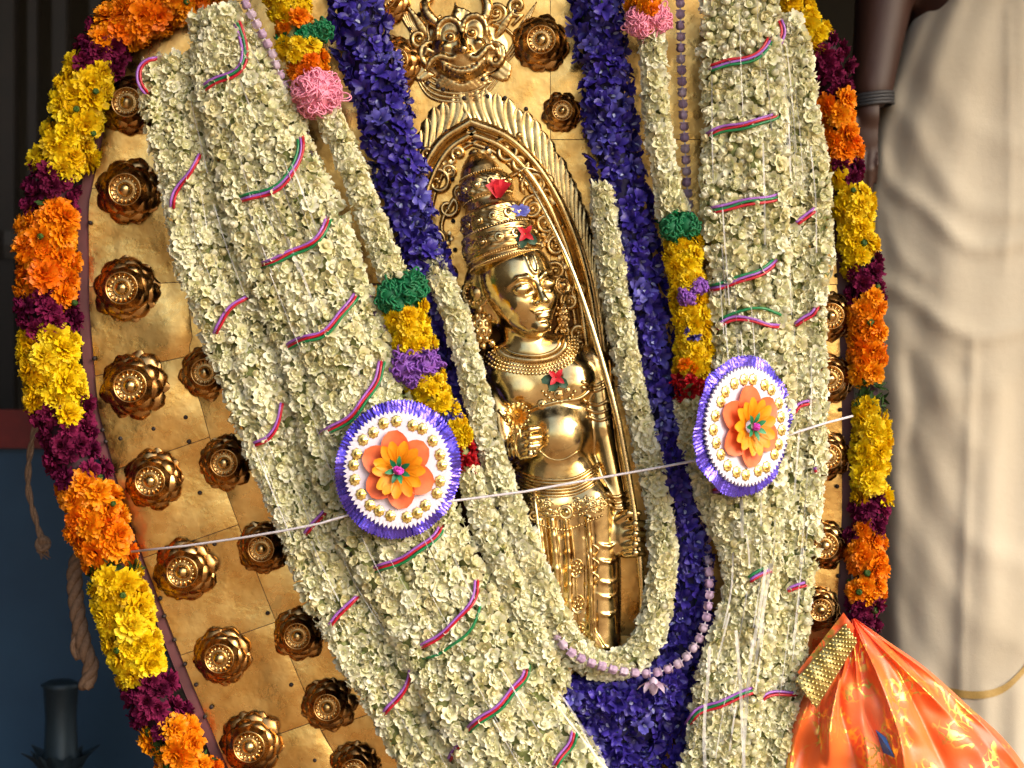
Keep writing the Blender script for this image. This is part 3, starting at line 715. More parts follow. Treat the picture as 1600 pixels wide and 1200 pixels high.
def lion_mask():
    v = Vol((630, -60, -4), (815, 160, 48), 1.2)
    def e(x, y, z, rx, ry, rz, k=5, sub=False): v.ell((x, y, z), (rx, ry, rz), k, None, sub)
    def ch(pts, r, k=3, z=None):
        P = catmull(np.array([(p[0], p[1], p[2] if len(p) > 2 else z) for p in pts], float), step=7); n = len(P)
        rs = [r*(.55+.45*math.sin(math.pi*(i+.6)/(n+.2))) for i in range(n)] ; v.chain([tuple(p) for p in P], rs, k)
    e(722, 78, -2, 78, 56, 12); e(722, 78, 8, 48, 50, 22)
    e(703, 56, 18, 19, 22, 10); e(741, 52, 18, 19, 22, 10)           # brow lobes
    ch([(684, 66), (686, 46), (700, 34), (716, 40), (721, 54)], 4.2, z=27); ch([(723, 54), (728, 36), (744, 29), (758, 40), (761, 60)], 4.2, z=27)
    v.ell((704, 62, 30), (11, 9, 5), 3, None, True); v.ell((739, 56, 30), (11, 9, 5), 3, None, True)
    e(704, 63, 29, 6.5, 5.5, 7, 1.5); e(738, 57, 29, 6.5, 5.5, 7, 1.5)            # eyes
    v.chain([(721, 55, 26), (724, 72, 34), (725, 84, 40)], [4, 6, 8], 4); e(716, 84, 32, 6, 5, 6); e(733, 83, 32, 6, 5, 6)
    e(697, 78, 24, 8, 7, 7); e(748, 72, 24, 8, 7, 7)
    ch([(722, 88), (706, 97), (690, 92), (676, 98), (668, 112)], 5, z=26); ch([(726, 88), (744, 96), (756, 86), (764, 76), (772, 82)], 5, z=26)
    ch([(690, 100), (706, 112), (724, 116), (742, 112), (758, 96)], 4, z=24)
    for i in range(9):
        a = i/8; x = 694+62*a; y = 106+11*math.sin(math.pi*a)-8*a; v.cap((x, y, 24), (x+1, y+9, 22), 3.6, 1.8, 1.5)
    for s_, cx in ((-1, 670), (1, 774)):                              # ears with curled scrolls
        ch([(cx-s_*3, 68), (cx+s_*9, 74), (cx+s_*12, 90), (cx+s_*2, 104), (cx-s_*8, 98), (cx-s_*5, 88), (cx, 88)], 5, z=12)
        ch([(cx-s_*6, 84), (cx+s_*2, 80), (cx+s_*5, 88)], 4, z=16)
        for k in range(4): ch([(cx+s_*(2+k*4), 58-k*3), (cx+s_*(8+k*5), 40-k*4), (cx+s_*(20+k*5), 26-k*6)], 3, z=6)
        for k in range(5): ch([(cx-s_*(8-3*k), 118+k*1.5), (cx+s_*(6+k*3), 112+k*3), (cx+s_*(16+2*k), 96+k*2)], 2.6, z=6)
    ch([(700, 44, 12), (684, 40, 18), (668, 24, 18), (664, 8, 14), (674, 0, 10)], 8); ch([(744, 40, 12), (758, 32, 18), (762, 14, 18), (756, -4, 14), (748, -10, 8)], 8)
    v.cap((715, 34, 16), (712, 8, 16), 8, 2, 3); e(714, 28, 18, 8, 9, 9)
    for k in range(5): ch([(700+k*2, 46-k*4), (716, 38-k*5), (734+k, 42-k*4)], 3, z=20)
    for k in range(4): ch([(688-k*4, 120+k*4), (724, 134+k*3), (758+k*4, 112+k*5)], 2.6, z=6-k)
    me = v.mesh('lion_face', [BRASSD]); return link('lion_face', me, board)
lion_mask()

idol = empty('brass_deity_figure', q(900, 1080, 30), 'polished brass standing deity with tall conical crown in the arched niche', 'statue')
def build_idol():
    v = Vol((700, 380, -6), (1030, 1095, 150), 1.45)
    ell = lambda px, py, d, r, k=8, B=None, sub=False: v.ell(K(px, py, d), r, k, B, sub)
    cap = lambda a, b, ra, rb=None, k=6, sub=False: v.cap(K(*a), K(*b), ra, rb, k, sub)
    # head, turned to the right and leaning
    th, yw, pt = math.radians(13), math.radians(27), math.radians(6)
    up0 = np.array([-math.sin(th), -math.cos(th), 0]); r0 = np.array([math.cos(th), -math.sin(th), 0]); z0 = np.array([0, 0, 1.])
    f1 = math.cos(yw)*z0+math.sin(yw)*r0; r1 = math.cos(yw)*r0-math.sin(yw)*z0
    f = math.cos(pt)*f1-math.sin(pt)*up0; u = math.cos(pt)*up0+math.sin(pt)*f1
    B = np.array([r1, u, f]); Hc = K(814, 449, 66); HS = 1.09
    def lp(x, y, z): return Hc+HS*(x*r1+y*u+z*f)
    def le(x, y, z, r, k=4, sub=False): v.ell(lp(x, y, z), [HS*t for t in r], k, B, sub)
    def lc(pts, rs, k=3, sub=False): v.chain([lp(*p) for p in pts], [HS*t for t in rs], k, sub)
    le(-2, 12, -2, (51, 56, 51), 6); le(0, -26, 8, (39, 38, 36), 14); le(0, -48, 18, (23, 23, 26), 12)
    for s_ in (-1, 1):
        le(s_*21, -20, 28, (15, 16, 15), 12)
        le(s_*20, -1, 51, (16, 9.5, 8), 7, True)
        le(s_*20, -1, 41.5, (13.5, 8, 8), 2)
        lc([(s_*7, -4, 48), (s_*14, 4.5, 48), (s_*23, 5.5, 45.5), (s_*33, -1, 37)], [1, 1.5, 1.5, 1.0], 1.5)
        lc([(s_*7, -3, 50.5), (s_*14, -5.6, 51.3), (s_*22, -6.4, 49.5), (s_*32, -2.5, 41)], [.7, .9, .9, .7], .8, True)
        lc([(s_*10, -9, 46), (s_*20, -11, 45), (s_*30, -7, 38)], [.8, 1.2, .8], 2)
        lc([(s_*5, 9, 50), (s_*14, 15, 50), (s_*26, 15, 45), (s_*38, 7, 34)], [2.2, 3.2, 2.6, 1.2], 3.5)
        le(s_*7, -23, 52, (5.6, 4.6, 6), 3); le(s_*5.5, -26, 57, (2, 1.4, 2), 1, True)
        le(s_*6.5, -36.5, 50.5, (9, 3.2, 4.6), 2.5); 
        lc([(s_*1, -39.3, 56.5), (s_*10, -38.6, 53), (s_*18, -35.5, 45)], [.9, .9, .4], 1, True)
    lc([(0, 14, 46), (0, -4, 53), (0, -20, 60)], [4.6, 4.4, 6], 4); le(0, -21.5, 61, (5.6, 4.6, 5), 2.5)
    le(0, -43, 50, (11.5, 4.6, 5.6), 3); le(0, -57, 41, (12, 9, 9), 7); le(0, -49, 50, (11, 2.2, 3), 3, True)
    # tilak mark on the forehead
    lc([(-6.5, 44, 42), (-6, 26, 48.5), (-3, 19, 50.5), (0, 17.5, 51), (3, 19, 50.5), (6, 26, 48.5), (6.5, 44, 42)], [1.7]*7, 1)
    ell(769, 452, 40, (44, 60, 38), 4); cap((812, 505, 42), (832, 560, 40), 34, 38, 8); ell(830, 552, 44, (70, 26, 34), 8); ell(868, 545, 44, (38, 24, 30), 8)
    # torso
    ell(847, 598, 42, (72, 52, 36), 12); ell(800, 588, 46, (40, 34, 30), 12); ell(893, 590, 46, (38, 36, 30), 12)
    ell(780, 590, 36, (28, 30, 26), 8); ell(924, 572, 34, (26, 34, 26), 8)
    ell(868, 672, 40, (68, 72, 38), 14); ell(812, 616, 62, (26, 22, 16), 12); ell(892, 606, 62, (26, 22, 16), 12)
    ell(870, 682, 54, (47, 52, 39), 11)
    ell(876, 770, 42, (78, 60, 38), 14); ell(872, 735, 42, (62, 40, 36), 14)
    cap((862, 790, 46), (882, 1085, 42), 42, 36, 14); cap((922, 790, 44), (938, 1085, 38), 43, 33, 14); ell(900, 900, 44, (58, 130, 34), 14)
    # right arm (left in the picture), hand with four stacked fingers and thumb holding the flower
    cap((770, 590, 34), (786, 700, 46), 25, 22, 5); ell(792, 706, 46, (23, 21, 20), 5)
    cap((793, 706, 50), (818, 700, 98), 19, 13, 5); ell(817, 692, 104, (13, 27, 11), 6)
    for i, y in enumerate((672, 686, 699, 711)):
        L = (25, 28, 26, 20)[i]; v.chain([K(815, y+2, 108), K(828, y-1, 117), K(815+L, y-3, 112), K(813+L, y-2, 104)], [5.6, 5.8, 5.2, 4.2], 1.6)
    v.chain([K(808, 684, 106), K(806, 668, 112), K(812, 660, 116)], [6, 5.2, 4.2], 2)
    # left arm (right in the picture) hanging, fist round the bow
    cap((933, 572, 34), (941, 668, 44), 24, 20, 5); cap((941, 668, 44), (964, 775, 54), 20, 14, 5); cap((962, 775, 52), (974, 815, 60), 12.5, 13, 4)
    ell(980, 836, 64, (26, 36, 13), 6)
    for i, y in enumerate((818, 834, 850, 864)):
        v.chain([K(978, y+2, 72), K(992, y, 80), K(1004, y+1, 74), K(1003, y+2, 62)], [6.4, 6.8, 6.2, 5], 1.8)
    v.chain([K(966, 812, 68), K(982, 802, 78), K(998, 802, 76)], [7.5, 6.6, 5], 2.5)
    def vd(px, py):
        X, Y, _ = K(px, py, 75); i = int((X-v.lo[0])/v.h); j = int((Y-v.lo[1])/v.h); c = np.where(v.F[i, j] < 0)[0]; return v.lo[2]+c[-1]*v.h if len(c) else 30
    # lower garment: upright pleats cut and raised
    for x0, x1, r, sub in ((826, 846, 3.2, 1), (842, 858, 5, 0), (852, 866, 2.6, 1), (872, 884, 3.2, 1), (862, 875, 5.5, 0), (884, 893, 3.5, 0), (918, 926, 5, 0), (925, 934, 3, 1), (912, 918, 3, 1)):
        pts = []
        for t in np.linspace(0, 1, 9):
            pts.append((x0+(x1-x0)*t+2*math.sin(t*5), 812+205*t))
        d = [vd(*p)+(1.5 if sub else 1.5) for p in pts]
        v.chain([K(p[0], p[1], d[i]) for i, p in enumerate(pts)], [r]*9, 3, bool(sub))
    for i in range(5):      # curved cloth bands round the thigh and knee
        y = 848+i*27+3*math.sin(i*4); v.chain([K(x_, y_, vd(x_, y_)-.2) for x_, y_ in ((932, y), (942, y+5), (952, y+6), (962, y+1))], [1.4, 2.2, 2.4, 1.4], 2.5)
    for i in range(5):
        v.chain([K(x_, y_, vd(x_, y_)+.2) for x_, y_ in ((922-i*3, 940+i*10), (927-i*2, 985+i*9), (942, 1012+i*9), (962, 1014+i*9))], [1.8, 2.6, 2.6, 1.8], 3)
    me = v.mesh('body', [BRASS]); bd = link('body', me, idol); bv = bvh_of(me)
    # crown, a turned shape with chased relief
    c0, c1 = Vector(hit(bv, 795, 402, 0)), None
    b0 = q(790, 408, 62); b1 = q(739, 232, 42); ax = (b1-b0); L = ax.length; zz = ax.normalized(); xx = Vector((0, -1, 0)); xx = (xx-zz*xx.dot(zz)).normalized(); yy = zz.cross(xx)
    M = Matrix((( xx.x, yy.x, zz.x, b0.x), (xx.y, yy.y, zz.y, b0.y), (xx.z, yy.z, zz.z, b0.z), (0, 0, 0, 1)))
    def chase(r, h, a):
        h = h/U/sc_; r = r/U; dr = 0
        if 14 < h < 40: dr = 2.6*abs(math.sin(a*7+math.sin(h*.5)*.8))*math.sin((h-14)/26*math.pi)+1.1*math.sin(h*1.3+a*14)
        elif 50 < h < 74: dr = 2.4*max(0, math.cos(a*9)*math.sin((h-50)/24*math.pi))+.9*math.sin(a*27+h*.9)
        elif 102 < h < 132: dr = 2.6*max(0, math.sin(a*8)*math.sin((h-102)/30*math.pi*2))+.8*math.sin(a*24+h)
        return (r+dr)*U
    kp = [(20, -8), (50, -6), (54, -3), (55, 1), (53, 5), (56, 9), (57.5, 12), (56, 41), (57, 43), (56.5, 46), (51, 48), (50, 50), (48.5, 74), (49.5, 76), (48, 79), (43, 80), (39.5, 84), (36.5, 93), (36.5, 97), (39, 99), (41, 102), (41.5, 112), (39, 124), (34, 133), (32, 135), (31.5, 138), (29.5, 146), (24, 156), (17.5, 164), (12, 169), (9, 171), (9.5, 173), (8, 176), (3, 179), (.2, 180)]
    hh = []; n = len(kp)
    for i in range(n-1):
        m = max(1, int(abs(kp[i+1][1]-kp[i][1])/1.5))
        for j in range(m): t = j/m; hh.append((kp[i][0]+(kp[i+1][0]-kp[i][0])*t, kp[i][1]+(kp[i+1][1]-kp[i][1])*t))
    hh.append(kp[-1]); sc_ = L/U/180
    CW = 1.02; b = MB(); b.lathe([(r*U*CW, h*U*sc_) for r, h in hh], M, 150, f=chase)
    cr = link('crown', b.me('crown', [BRASSD]), idol)
    bc = bvh_of(cr.data)
    # beads along the crown's rims, round medallions on its bands
    def circ(r, h, n, br, name, par, mat=BRASS, a0=-1.9, a1=1.9):
        b = MB()
        for i in range(n):
            a = a0+(a1-a0)*i/(n-1); b.ball(M @ Vector((CW*r*U*math.cos(a), CW*r*U*math.sin(a), h*U*sc_)), br*U, 6)
        link(name, b.me(name, [mat]), par)
    circ(55.5, -1, 60, 2.0, 'bead_row', cr); circ(57.5, 8, 56, 1.5, 'bead_row', cr); circ(52, 48, 46, 1.7, 'bead_row', cr); circ(38, 98, 34, 1.6, 'bead_row', cr); circ(33, 136, 32, 1.6, 'bead_row', cr)
    for h, r, n, br in ((28, 57.5, 7, 5), (62, 50.5, 7, 4.5), (116, 41.5, 6, 4.5)):
        for i in range(n):
            a = -1.4+2.8*i/(n-1); p = M @ Vector((CW*r*U*math.cos(a), CW*r*U*math.sin(a), h*U*sc_)); nrm = (p-(M @ Vector((0, 0, h*U*sc_)))).normalized()
            m2 = Matrix.Translation(p) @ nrm.to_track_quat('Z', 'Y').to_matrix().to_4x4(); b = MB()
            b.lathe([(br*1.5*U, -1*U), (br*1.6*U, .8*U), (br*1.25*U, 1.6*U), (br*.8*U, .8*U), (br*.7*U, 1.6*U), (br*.35*U, 3.2*U), (.01*U, 3.6*U)], m2, 14); link('medallion', b.me('medallion', [BRASS]), cr)
    # ears and ear ornaments
    def disc(px, py, d, R, tilt, par, name, nb=14, mat=BRASSD):
        nrm = Vector((tilt[0], -1, tilt[1])).normalized(); m2 = Matrix.Translation(q(px, py, d)) @ nrm.to_track_quat('Z', 'Y').to_matrix().to_4x4(); b = MB()
        b.lathe([(R*.9*U, -6*U), (R*U, 0), (R*.95*U, 3*U), (R*.8*U, 3.5*U), (R*.72*U, 1.5*U), (R*.5*U, 2*U), (R*.42*U, 5*U), (R*.2*U, 8*U), (.01*U, 8.6*U)], m2, 28, f=lambda r, h, a: r*(1+.03*math.cos(a*nb)))
        o = link(name, b.me(name, [mat]), par); b = MB()
        for i in range(nb):
            a = i*2*math.pi/nb; b.ball(m2 @ Vector((R*.63*U*math.cos(a), R*.63*U*math.sin(a), 2.5*U)), R*.1*U, 6)
        link('bead_ring', b.me('bead_ring', [mat]), o)
    disc(743, 458, 66, 25, (-.45, .05), idol, 'ear_ornament'); disc(878, 446, 52, 15, (.7, .1), idol, 'ear_ornament', 10)
    def pend(px, py, d, w, h, par):
        b = MB()
        for i in range(6):
            for j in range(4):
                x = px-w+2*w*(j+(.5 if i % 2 else 0))/4; y = py-h+2*h*i/5
                if ((x-px)/w)**2+((y-py)/h)**2 < 1.15: b.ball(q(x, y, d+8*(1-((x-px)/w)**2)), w*.26*U, 7, sc=(1, 1, 1.25))
        b.ball(q(px, py, d), w*U, 12, sc=(.95, .5, h/w)); link('ear_pendant', b.me('ear_pendant', [BRASSD]), par)
    pend(750, 512, 62, 20, 29, idol); pend(880, 495, 48, 11, 22, idol)
    b = MB(); b.ball(q(768, 536, 60), 7*U, 10); b.ball(q(858, 512, 74), 5*U, 10); link('ear_drop', b.me('ear_drop', [BRASS]), idol)
    # collar of bead rows
    def beads(path, r, name='bead_row', gap=2.0, lift=None, mat=BRASS, mesh_only=False):
        P = catmull(np.array(path, float), step=r*gap); b = MB()
        for x, y in P: b.ball(hit(bv, x, y, r*.5 if lift is None else lift), r*U, 6)
        return link(name, b.me(name, [mat]), idol)
    def ptube(path, r, name, lift=.4, mat=BRASS, flat=1, taper=False):
        P = catmull(np.array(path, float), step=5); b = MB(); n = len(P)
        b.tube([hit(bv, x, y, r*lift) for x, y in P], [U*r*((.3+.7*math.sin(math.pi*(i+.5)/n)) if taper else 1) for i in range(n)], 8, flat=flat); return link(name, b.me(name, [mat]), idol)
    base = [(750, 556), (768, 572), (800, 581), (835, 584), (862, 580), (888, 568), (902, 550), (903, 526)]
    ctr = np.array([838, 530.])
    for i, (k, r) in enumerate(((1.0, 2.9), (.93, 2.5), (.86, 2.5), (.79, 2.2))):
        beads([tuple(ctr+(np.array(p)-ctr)*[k*.99, k-.03*i]) for p in base], r, 'necklace_row')
    ptube([tuple(ctr+(np.array(p)-ctr)*[.68, .62]) for p in base], 5, 'collar', .3, BRASSD)
    ptube([tuple(ctr+(np.array(p)-ctr)*[.56, .48]) for p in base], 3, 'collar', .3, BRASS)
    # chest band, jewel and belly chain
    ptube([(778, 640), (800, 660), (830, 640), (870, 628), (905, 622), (925, 606)], 3.2, 'chest_band', .3)
    beads([(848, 612), (858, 622), (872, 628), (888, 624), (898, 612)], 3.2, 'pendant_beads'); 
    for x, y, r in ((872, 616, 8), (860, 612, 5), (886, 610, 5), (847, 632, 8)):
        p = Vector(hit(bv, x, y, 0)); m2 = Matrix.Translation(p) @ Matrix.Rotation(math.radians(90), 4, 'X'); b = MB(); b.lathe([(r*U, -2*U), (r*U, 2*U), (r*.75*U, 3.5*U), (r*.5*U, 2.5*U), (r*.3*U, 5*U), (.01*U, 5.5*U)], m2, 16, f=lambda rr_, h, a: rr_*(1+.06*math.cos(8*a))); link('jewel', b.me('jewel', [BRASSD]), idol)
    ptube([(838, 700), (858, 716), (880, 718), (905, 704)], 1.6, 'navel_fold', 0)
    # armlets and bangles
    for y, x0, x1 in ((598, 908, 948), (606, 908, 950), (628, 912, 954), (640, 915, 957), (652, 918, 958), (772, 946, 980), (781, 948, 982), (790, 950, 985)):
        ptube([(x0, y-2), ((x0+x1)/2, y+5), (x1, y-4)], 3.1, 'armlet', .2, BRASSD)
    for x in (797, 803, 809): ptube([(x, 676), (x-4, 694), (x, 716)], 2.0, 'bangle', .3)
    # twisted sash above the belt, belt full of scrollwork
    for k in range(6):
        ptube([(792+k, 726+k*5), (820, 742+k*5), (860, 750+k*5), (900, 746+k*5), (936-k, 724+k*6)], 2.6, 'sash_cord', .25, BRASS if k % 2 else BRASSD)
    for k in range(5): ptube([(802+k*1.5, 788+k*4), (840, 800+k*2), (870, 806), (905, 800), (940, 786+k*3)], 1.8, 'belt_cord', .3, BRASSD) if k in (0, 4) else None
    rs = random.Random(3)
    for k in range(60):
        x = rs.uniform(812, 944); y = rs.uniform(774, 800)+8*math.sin((x-812)/132*math.pi)
        R = rs.uniform(4, 8); a0 = rs.uniform(0, 6.28); sg = rs.choice([-1, 1]); pts = []
        for i in range(11): uu = i/10; a = a0+sg*uu*7; pts.append((x+R*(1-.8*uu)*math.cos(a), y+R*(1-.8*uu)*math.sin(a)*.85))
        ptube(pts, 1.7, 'belt_scroll', .4, BRASS)
    for x, y, r in ((884, 800, 12), (834, 806, 8)):
        p = Vector(hit(bv, x, y, 2)); m2 = Matrix.Translation(p) @ Matrix.Rotation(math.radians(90), 4, 'X'); b = MB(); b.lathe([(r*U, -3*U), (r*1.02*U, 2*U), (r*.8*U, 4*U), (r*.66*U, 2*U), (r*.5*U, 3*U), (r*.32*U, 6.5*U), (.01*U, 8*U)], m2, 20); link('belt_boss', b.me('belt_boss', [BRASS]), idol)
    # medallions down the middle panel
    for x, y in ((901, 888), (903, 944), (906, 988)):
        p = Vector(hit(bv, x, y, 1)); m2 = Matrix.Translation(p) @ Matrix.Rotation(math.radians(90), 4, 'X') @ Matrix.Diagonal((.85, 1.2, 1, 1)); b = MB(); r = 13
        b.lathe([(r*U, -4*U), (r*U, 1.6*U), (r*.86*U, 2.2*U), (r*.8*U, .6*U), (r*.6*U, .8*U)], m2, 24)
        for i in range(7):
            a = i*2*math.pi/7; b.ball(m2 @ Vector((6.6*U*math.cos(a), 6.6*U*math.sin(a), 1*U)), 3*U, 7)
        b.ball(m2 @ Vector((0, 0, 2*U)), 2.6*U, 8); link('medallion', b.me('medallion', [BRASSD]), idol)
    beads([(826, 812), (850, 822), (882, 828), (912, 818), (940, 806)], 2.4, 'garment_bead_row')
    for x in (838, 852, 868, 892, 914):
        ptube([(x, 822), (x+6, 880), (x+10, 940), (x+14, 1000), (x+15, 1040)], 1.9, 'pleat_edge', .3)
    for y in (850, 872, 894): ptube([(925, y), (936, y+9), (930, y+19)], 2.2, 'garment_relief', .3)
    # flower in the raised hand
    f = FB()
    for n_, e, L_, r_, z_ in ((14, 5, 12, 8, 0), (11, 28, 9, 6, 3), (8, 55, 7, 3, 4)):
        for i in range(n_): f.petal(i*2*math.pi/n_, L_, 8, e, e-15, .5, r_, z_, nl=3, nw=3, prof=round_prof)
    for i in range(14): f.lathe([(.1, 0), (2.2, 2), (.1, 4.4)], 6)
    w = f.done(0); nn = Vector((-.25, -1, .25)).normalized(); m2 = Matrix.Translation(q(808, 650, 118)) @ nn.to_track_quat('Z', 'Y').to_matrix().to_4x4() @ Matrix.Scale(U, 4)
    fl = link('held_flower', mesh('held_flower', xf(w['V'], m2), w['F'], [metal('held_gold', (.85, .52, .12), (.92, .65, .2), (.25, .4))]), idol)
    b = MB()
    for i in range(16): a = i*math.pi/8; b.ball(m2 @ Vector((19*math.cos(a), 19*math.sin(a), 3)), 2.7*U, 6)
    link('flower_bead', b.me('flower_bead', [BRASS]), fl)
    b = MB(); b.tube([np.array(q(810, 660, 114)), np.array(q(812, 680, 112)), np.array(q(820, 716, 108))], 3*U, 8); link('flower_stem', b.me('flower_stem', [BRASS]), fl)
    # the bow
    BR = metal('bow_brass', (.80, .60, .27), (.90, .74, .42), (.2, .32), 90, .3, 500)
    bw = empty('long_bow', q(1005, 900, 70), 'thin curved golden bow held upright in the brass figure\'s hand', 'bow')
    P = catmull(np.array([(770, 262, 12), (778, 272, 14), (792, 275, 22), (806, 268, 30), (812, 268, 46), (820, 276, 58), (838, 306, 72), (866, 360, 84), (895, 425, 90), (921, 500, 90), (945, 580, 88), (964, 650, 86), (978, 720, 82), (988, 780, 80), (995, 830, 78), (1001, 890, 74), (1004, 940, 64), (1000, 1000, 52)], float), step=6)
    b = MB(); n_ = len(P); b.tube([np.array(q(*p)) for p in P[4:]], [U*(2.0+3.2*min(1, i/50)) for i in range(n_-4)], 10); link('bow_stave', b.me('bow_stave', [BR]), bw)
    b = MB(); b.ball(q(812, 268, 46), 3.4*U, 8); b.tube([np.array(q(*p)) for p in [(812, 268, 46), (820, 262, 44), (832, 264, 42), (848, 272, 38)]], [2*U, 1.8*U, 1.5*U, 1*U], 6); link('bow_tip', b.me('bow_tip', [BR]), bw)
    b = MB(); W = [hit(bv, x, y, 4) for x, y in ((834, 764), (838, 800), (846, 860), (850, 910), (855, 960), (858, 1005))]; b.tube(W, 2.6*U, 6); 
    solo('brass_rod', b.me('brass_rod', [BR]), 'thin straight brass rod hanging down the front of the figure\'s pleated garment', 'rod')
    # loose blossoms laid on the figure
    RP = petal_mat('red_petal', (.55, .01, .02), [(.80, .03, .05), (.70, .02, .04)], .2, .45); BL = petal_mat('blue_petal', (.1, .1, .5), [(.06, .05, .55), (.4, .45, .8)], .1, .5); DG = petal_mat('dark_leaf', (.02, .06, .03), [(.03, .09, .05), (.04, .11, .06)], .1, .5)
    def place_fb(f, p, nn, mats, name, sc=1, par=None):
        w = f.done(.4); m2 = Matrix.Translation(p) @ Vector(nn).normalized().to_track_quat('Z', 'Y').to_matrix().to_4x4() @ Matrix.Scale(U*sc, 4)
        return mesh(name, xf(w['V'], m2), w['F'], mats, w['M'], True, dict(tip=w['T'], tone=np.full(len(w['V']), random.random())))
    p = Vector(hit(bc, 779, 296, 3)); me = None
    f = FB()
    for i, (a, L_, e) in enumerate(((1.2, 26, 20), (1.6, 27, 14), (2.0, 25, 24), (1.4, 20, 35))):
        f.petal(a, L_, 20, e, e-25, .35, 0, 0, nl=4, nw=4, prof=lambda u: .35+.75*u, ruf=.9)
    w = f.done(.3); m2 = Matrix.Translation(p) @ Matrix(((1, 0, 0, 0), (0, 0, -1, 0), (0, 1, 0, 0), (0, 0, 0, 1))) @ Matrix.Translation((0, -12*U, 2*U)) @ Matrix.Scale(U, 4)
    # axis: local z towards the camera, local y up
    solo('red_petal', mesh('red_petal', xf(w['V'], m2), w['F'], [RP], w['M'], True, dict(tip=np.ones(len(w['V'])), tone=np.full(len(w['V']), .3))), 'crumpled red petal stuck near the top of the crown', 'petal')
    f = FB()
    for a, L_ in ((0.2, 16), (.9, 12), (2.9, 18), (3.6, 12), (-.5, 12)): f.petal(a, L_, 13, 35, -20, .6, 0, 0, nl=3, nw=3, prof=round_prof, ruf=1)
    solo('blue_blossom', place_fb(f, Vector(hit(bc, 812, 331, 4)), (.3, -1, .2), [BL], 'blue_blossom'), 'small blue blossom stuck on the right of the crown', 'flower')
    for (x, y, bb, lab) in ((820, 366, bc, 'red four petalled blossom with green leaves on the crown\'s lower band'), (868, 590, bv, 'red four petalled blossom with green leaves on the figure\'s chest')):
        p = Vector(hit(bb, x, y, 4)); rt = empty('ixora_blossom', p, lab, 'flower')
        for k in range(4):
            f = FB(); f.petal(k*1.57+.9, 15, 9, 25, -8, .25, 1, 4, nl=3, nw=3, prof=point_prof); link('petal', place_fb(f, p, (.15, -1, .1), [RP], 'petal'), rt)
        for k, a in enumerate((3.4, 4.4, 5.6)):
            f = FB(); f.petal(a, 22, 15, 12, -14, .3, 0, -1, nl=3, nw=3, prof=round_prof); link('leaf', place_fb(f, p, (.1, -1, .1), [DG], 'leaf'), rt)
    return bv
IDBVH = build_idol()
# ------------------------------------------------------------------ garlands
def marigold_garland(name, label, path, secs, cores, size, arc=100, group='marigold garlands edging the board'):
    root = empty(name, q(*path[-1][:3]), label, 'garland', group)
    def kf(px, py, a):
        for y0, k in secs:
            if py < y0 + 8*math.sin(px*.3+a*3): 
                if k in ('yellow', 'orange') and random.random() < .05: return 'calyx'
                if k == 'leaf' or random.random() > .03: return k
                return 'leaf' if k != 'magenta' else 'magenta'
        return secs[-1][1]
    items = ring_items(path, kf, 23*size, arc, lambda r: 4 if r > 38 else 3, size, inset=.42)
    items = [(k, v, p, R, s*(1.3 if k == 'leaf' else 1), sc) for k, v, p, R, s, sc in items]
    # green calyxes pushed through between the blooms
    P = catmull(path, step=34)
    for p in P:
        if random.random() < .32:
            a = random.uniform(-1.1, 1.1); x = p[0]+p[3]*.85*math.sin(a); d = p[2]+p[3]*.95*math.cos(a)
            R = rotz_to(np.array([math.sin(a), -math.cos(a), random.uniform(-.3, .5)]), 0)
            items.append(('calyx', random.randrange(2), np.array(q(x, p[1]+random.uniform(-15, 15), d)), R, random.uniform(.7, 1.05), 2))
    place(root, items); core(root, path, .55, COREM); return root
marigold_garland('marigold_garland', 'thick yellow, orange and magenta garland down the left edge of the board',
    [(320, -40, 20, 46), (255, 12, 24, 46), (195, 42, 26, 42), (160, 82, 26, 44), (132, 150, 26, 50), (108, 225, 26, 50), (84, 300, 24, 50), (76, 400, 24, 52), (78, 500, 24, 52), (84, 590, 24, 50), (105, 680, 24, 52), (138, 780, 24, 54), (165, 850, 24, 52), (192, 940, 24, 48), (218, 1040, 24, 46), (248, 1110, 24, 46), (290, 1180, 24, 52), (318, 1250, 24, 52)],
    [(62, 'orange'), (108, 'magenta'), (268, 'yellow'), (330, 'magenta'), (468, 'orange'), (520, 'magenta'), (642, 'yellow'), (735, 'magenta'), (878, 'orange'), (900, 'leaf'), (1052, 'yellow'), (1128, 'magenta'), (1400, 'orange')], None, 1.0)
marigold_garland('marigold_garland', 'slimmer yellow, orange and magenta garland on the right beside the cream dhoti',
    [(1215, -40, 40, 32), (1235, 8, 40, 36), (1262, 45, 36, 34), (1292, 85, 24, 34), (1303, 140, 20, 34), (1308, 200, 20, 34), (1318, 255, 18, 30), (1332, 310, 18, 27), (1338, 380, 18, 30), (1352, 430, 18, 30), (1356, 500, 18, 27), (1354, 570, 18, 27), (1358, 620, 18, 27), (1360, 700, 18, 30), (1360, 770, 18, 28), (1355, 810, 18, 30), (1352, 870, 18, 32), (1350, 930, 18, 32), (1342, 985, 18, 26)],
    [(74, 'yellow'), (152, 'magenta'), (252, 'orange'), (286, 'magenta'), (412, 'yellow'), (468, 'magenta'), (590, 'orange'), (636, 'leaf'), (778, 'yellow'), (832, 'magenta'), (948, 'orange'), (1010, 'magenta')], None, .82)

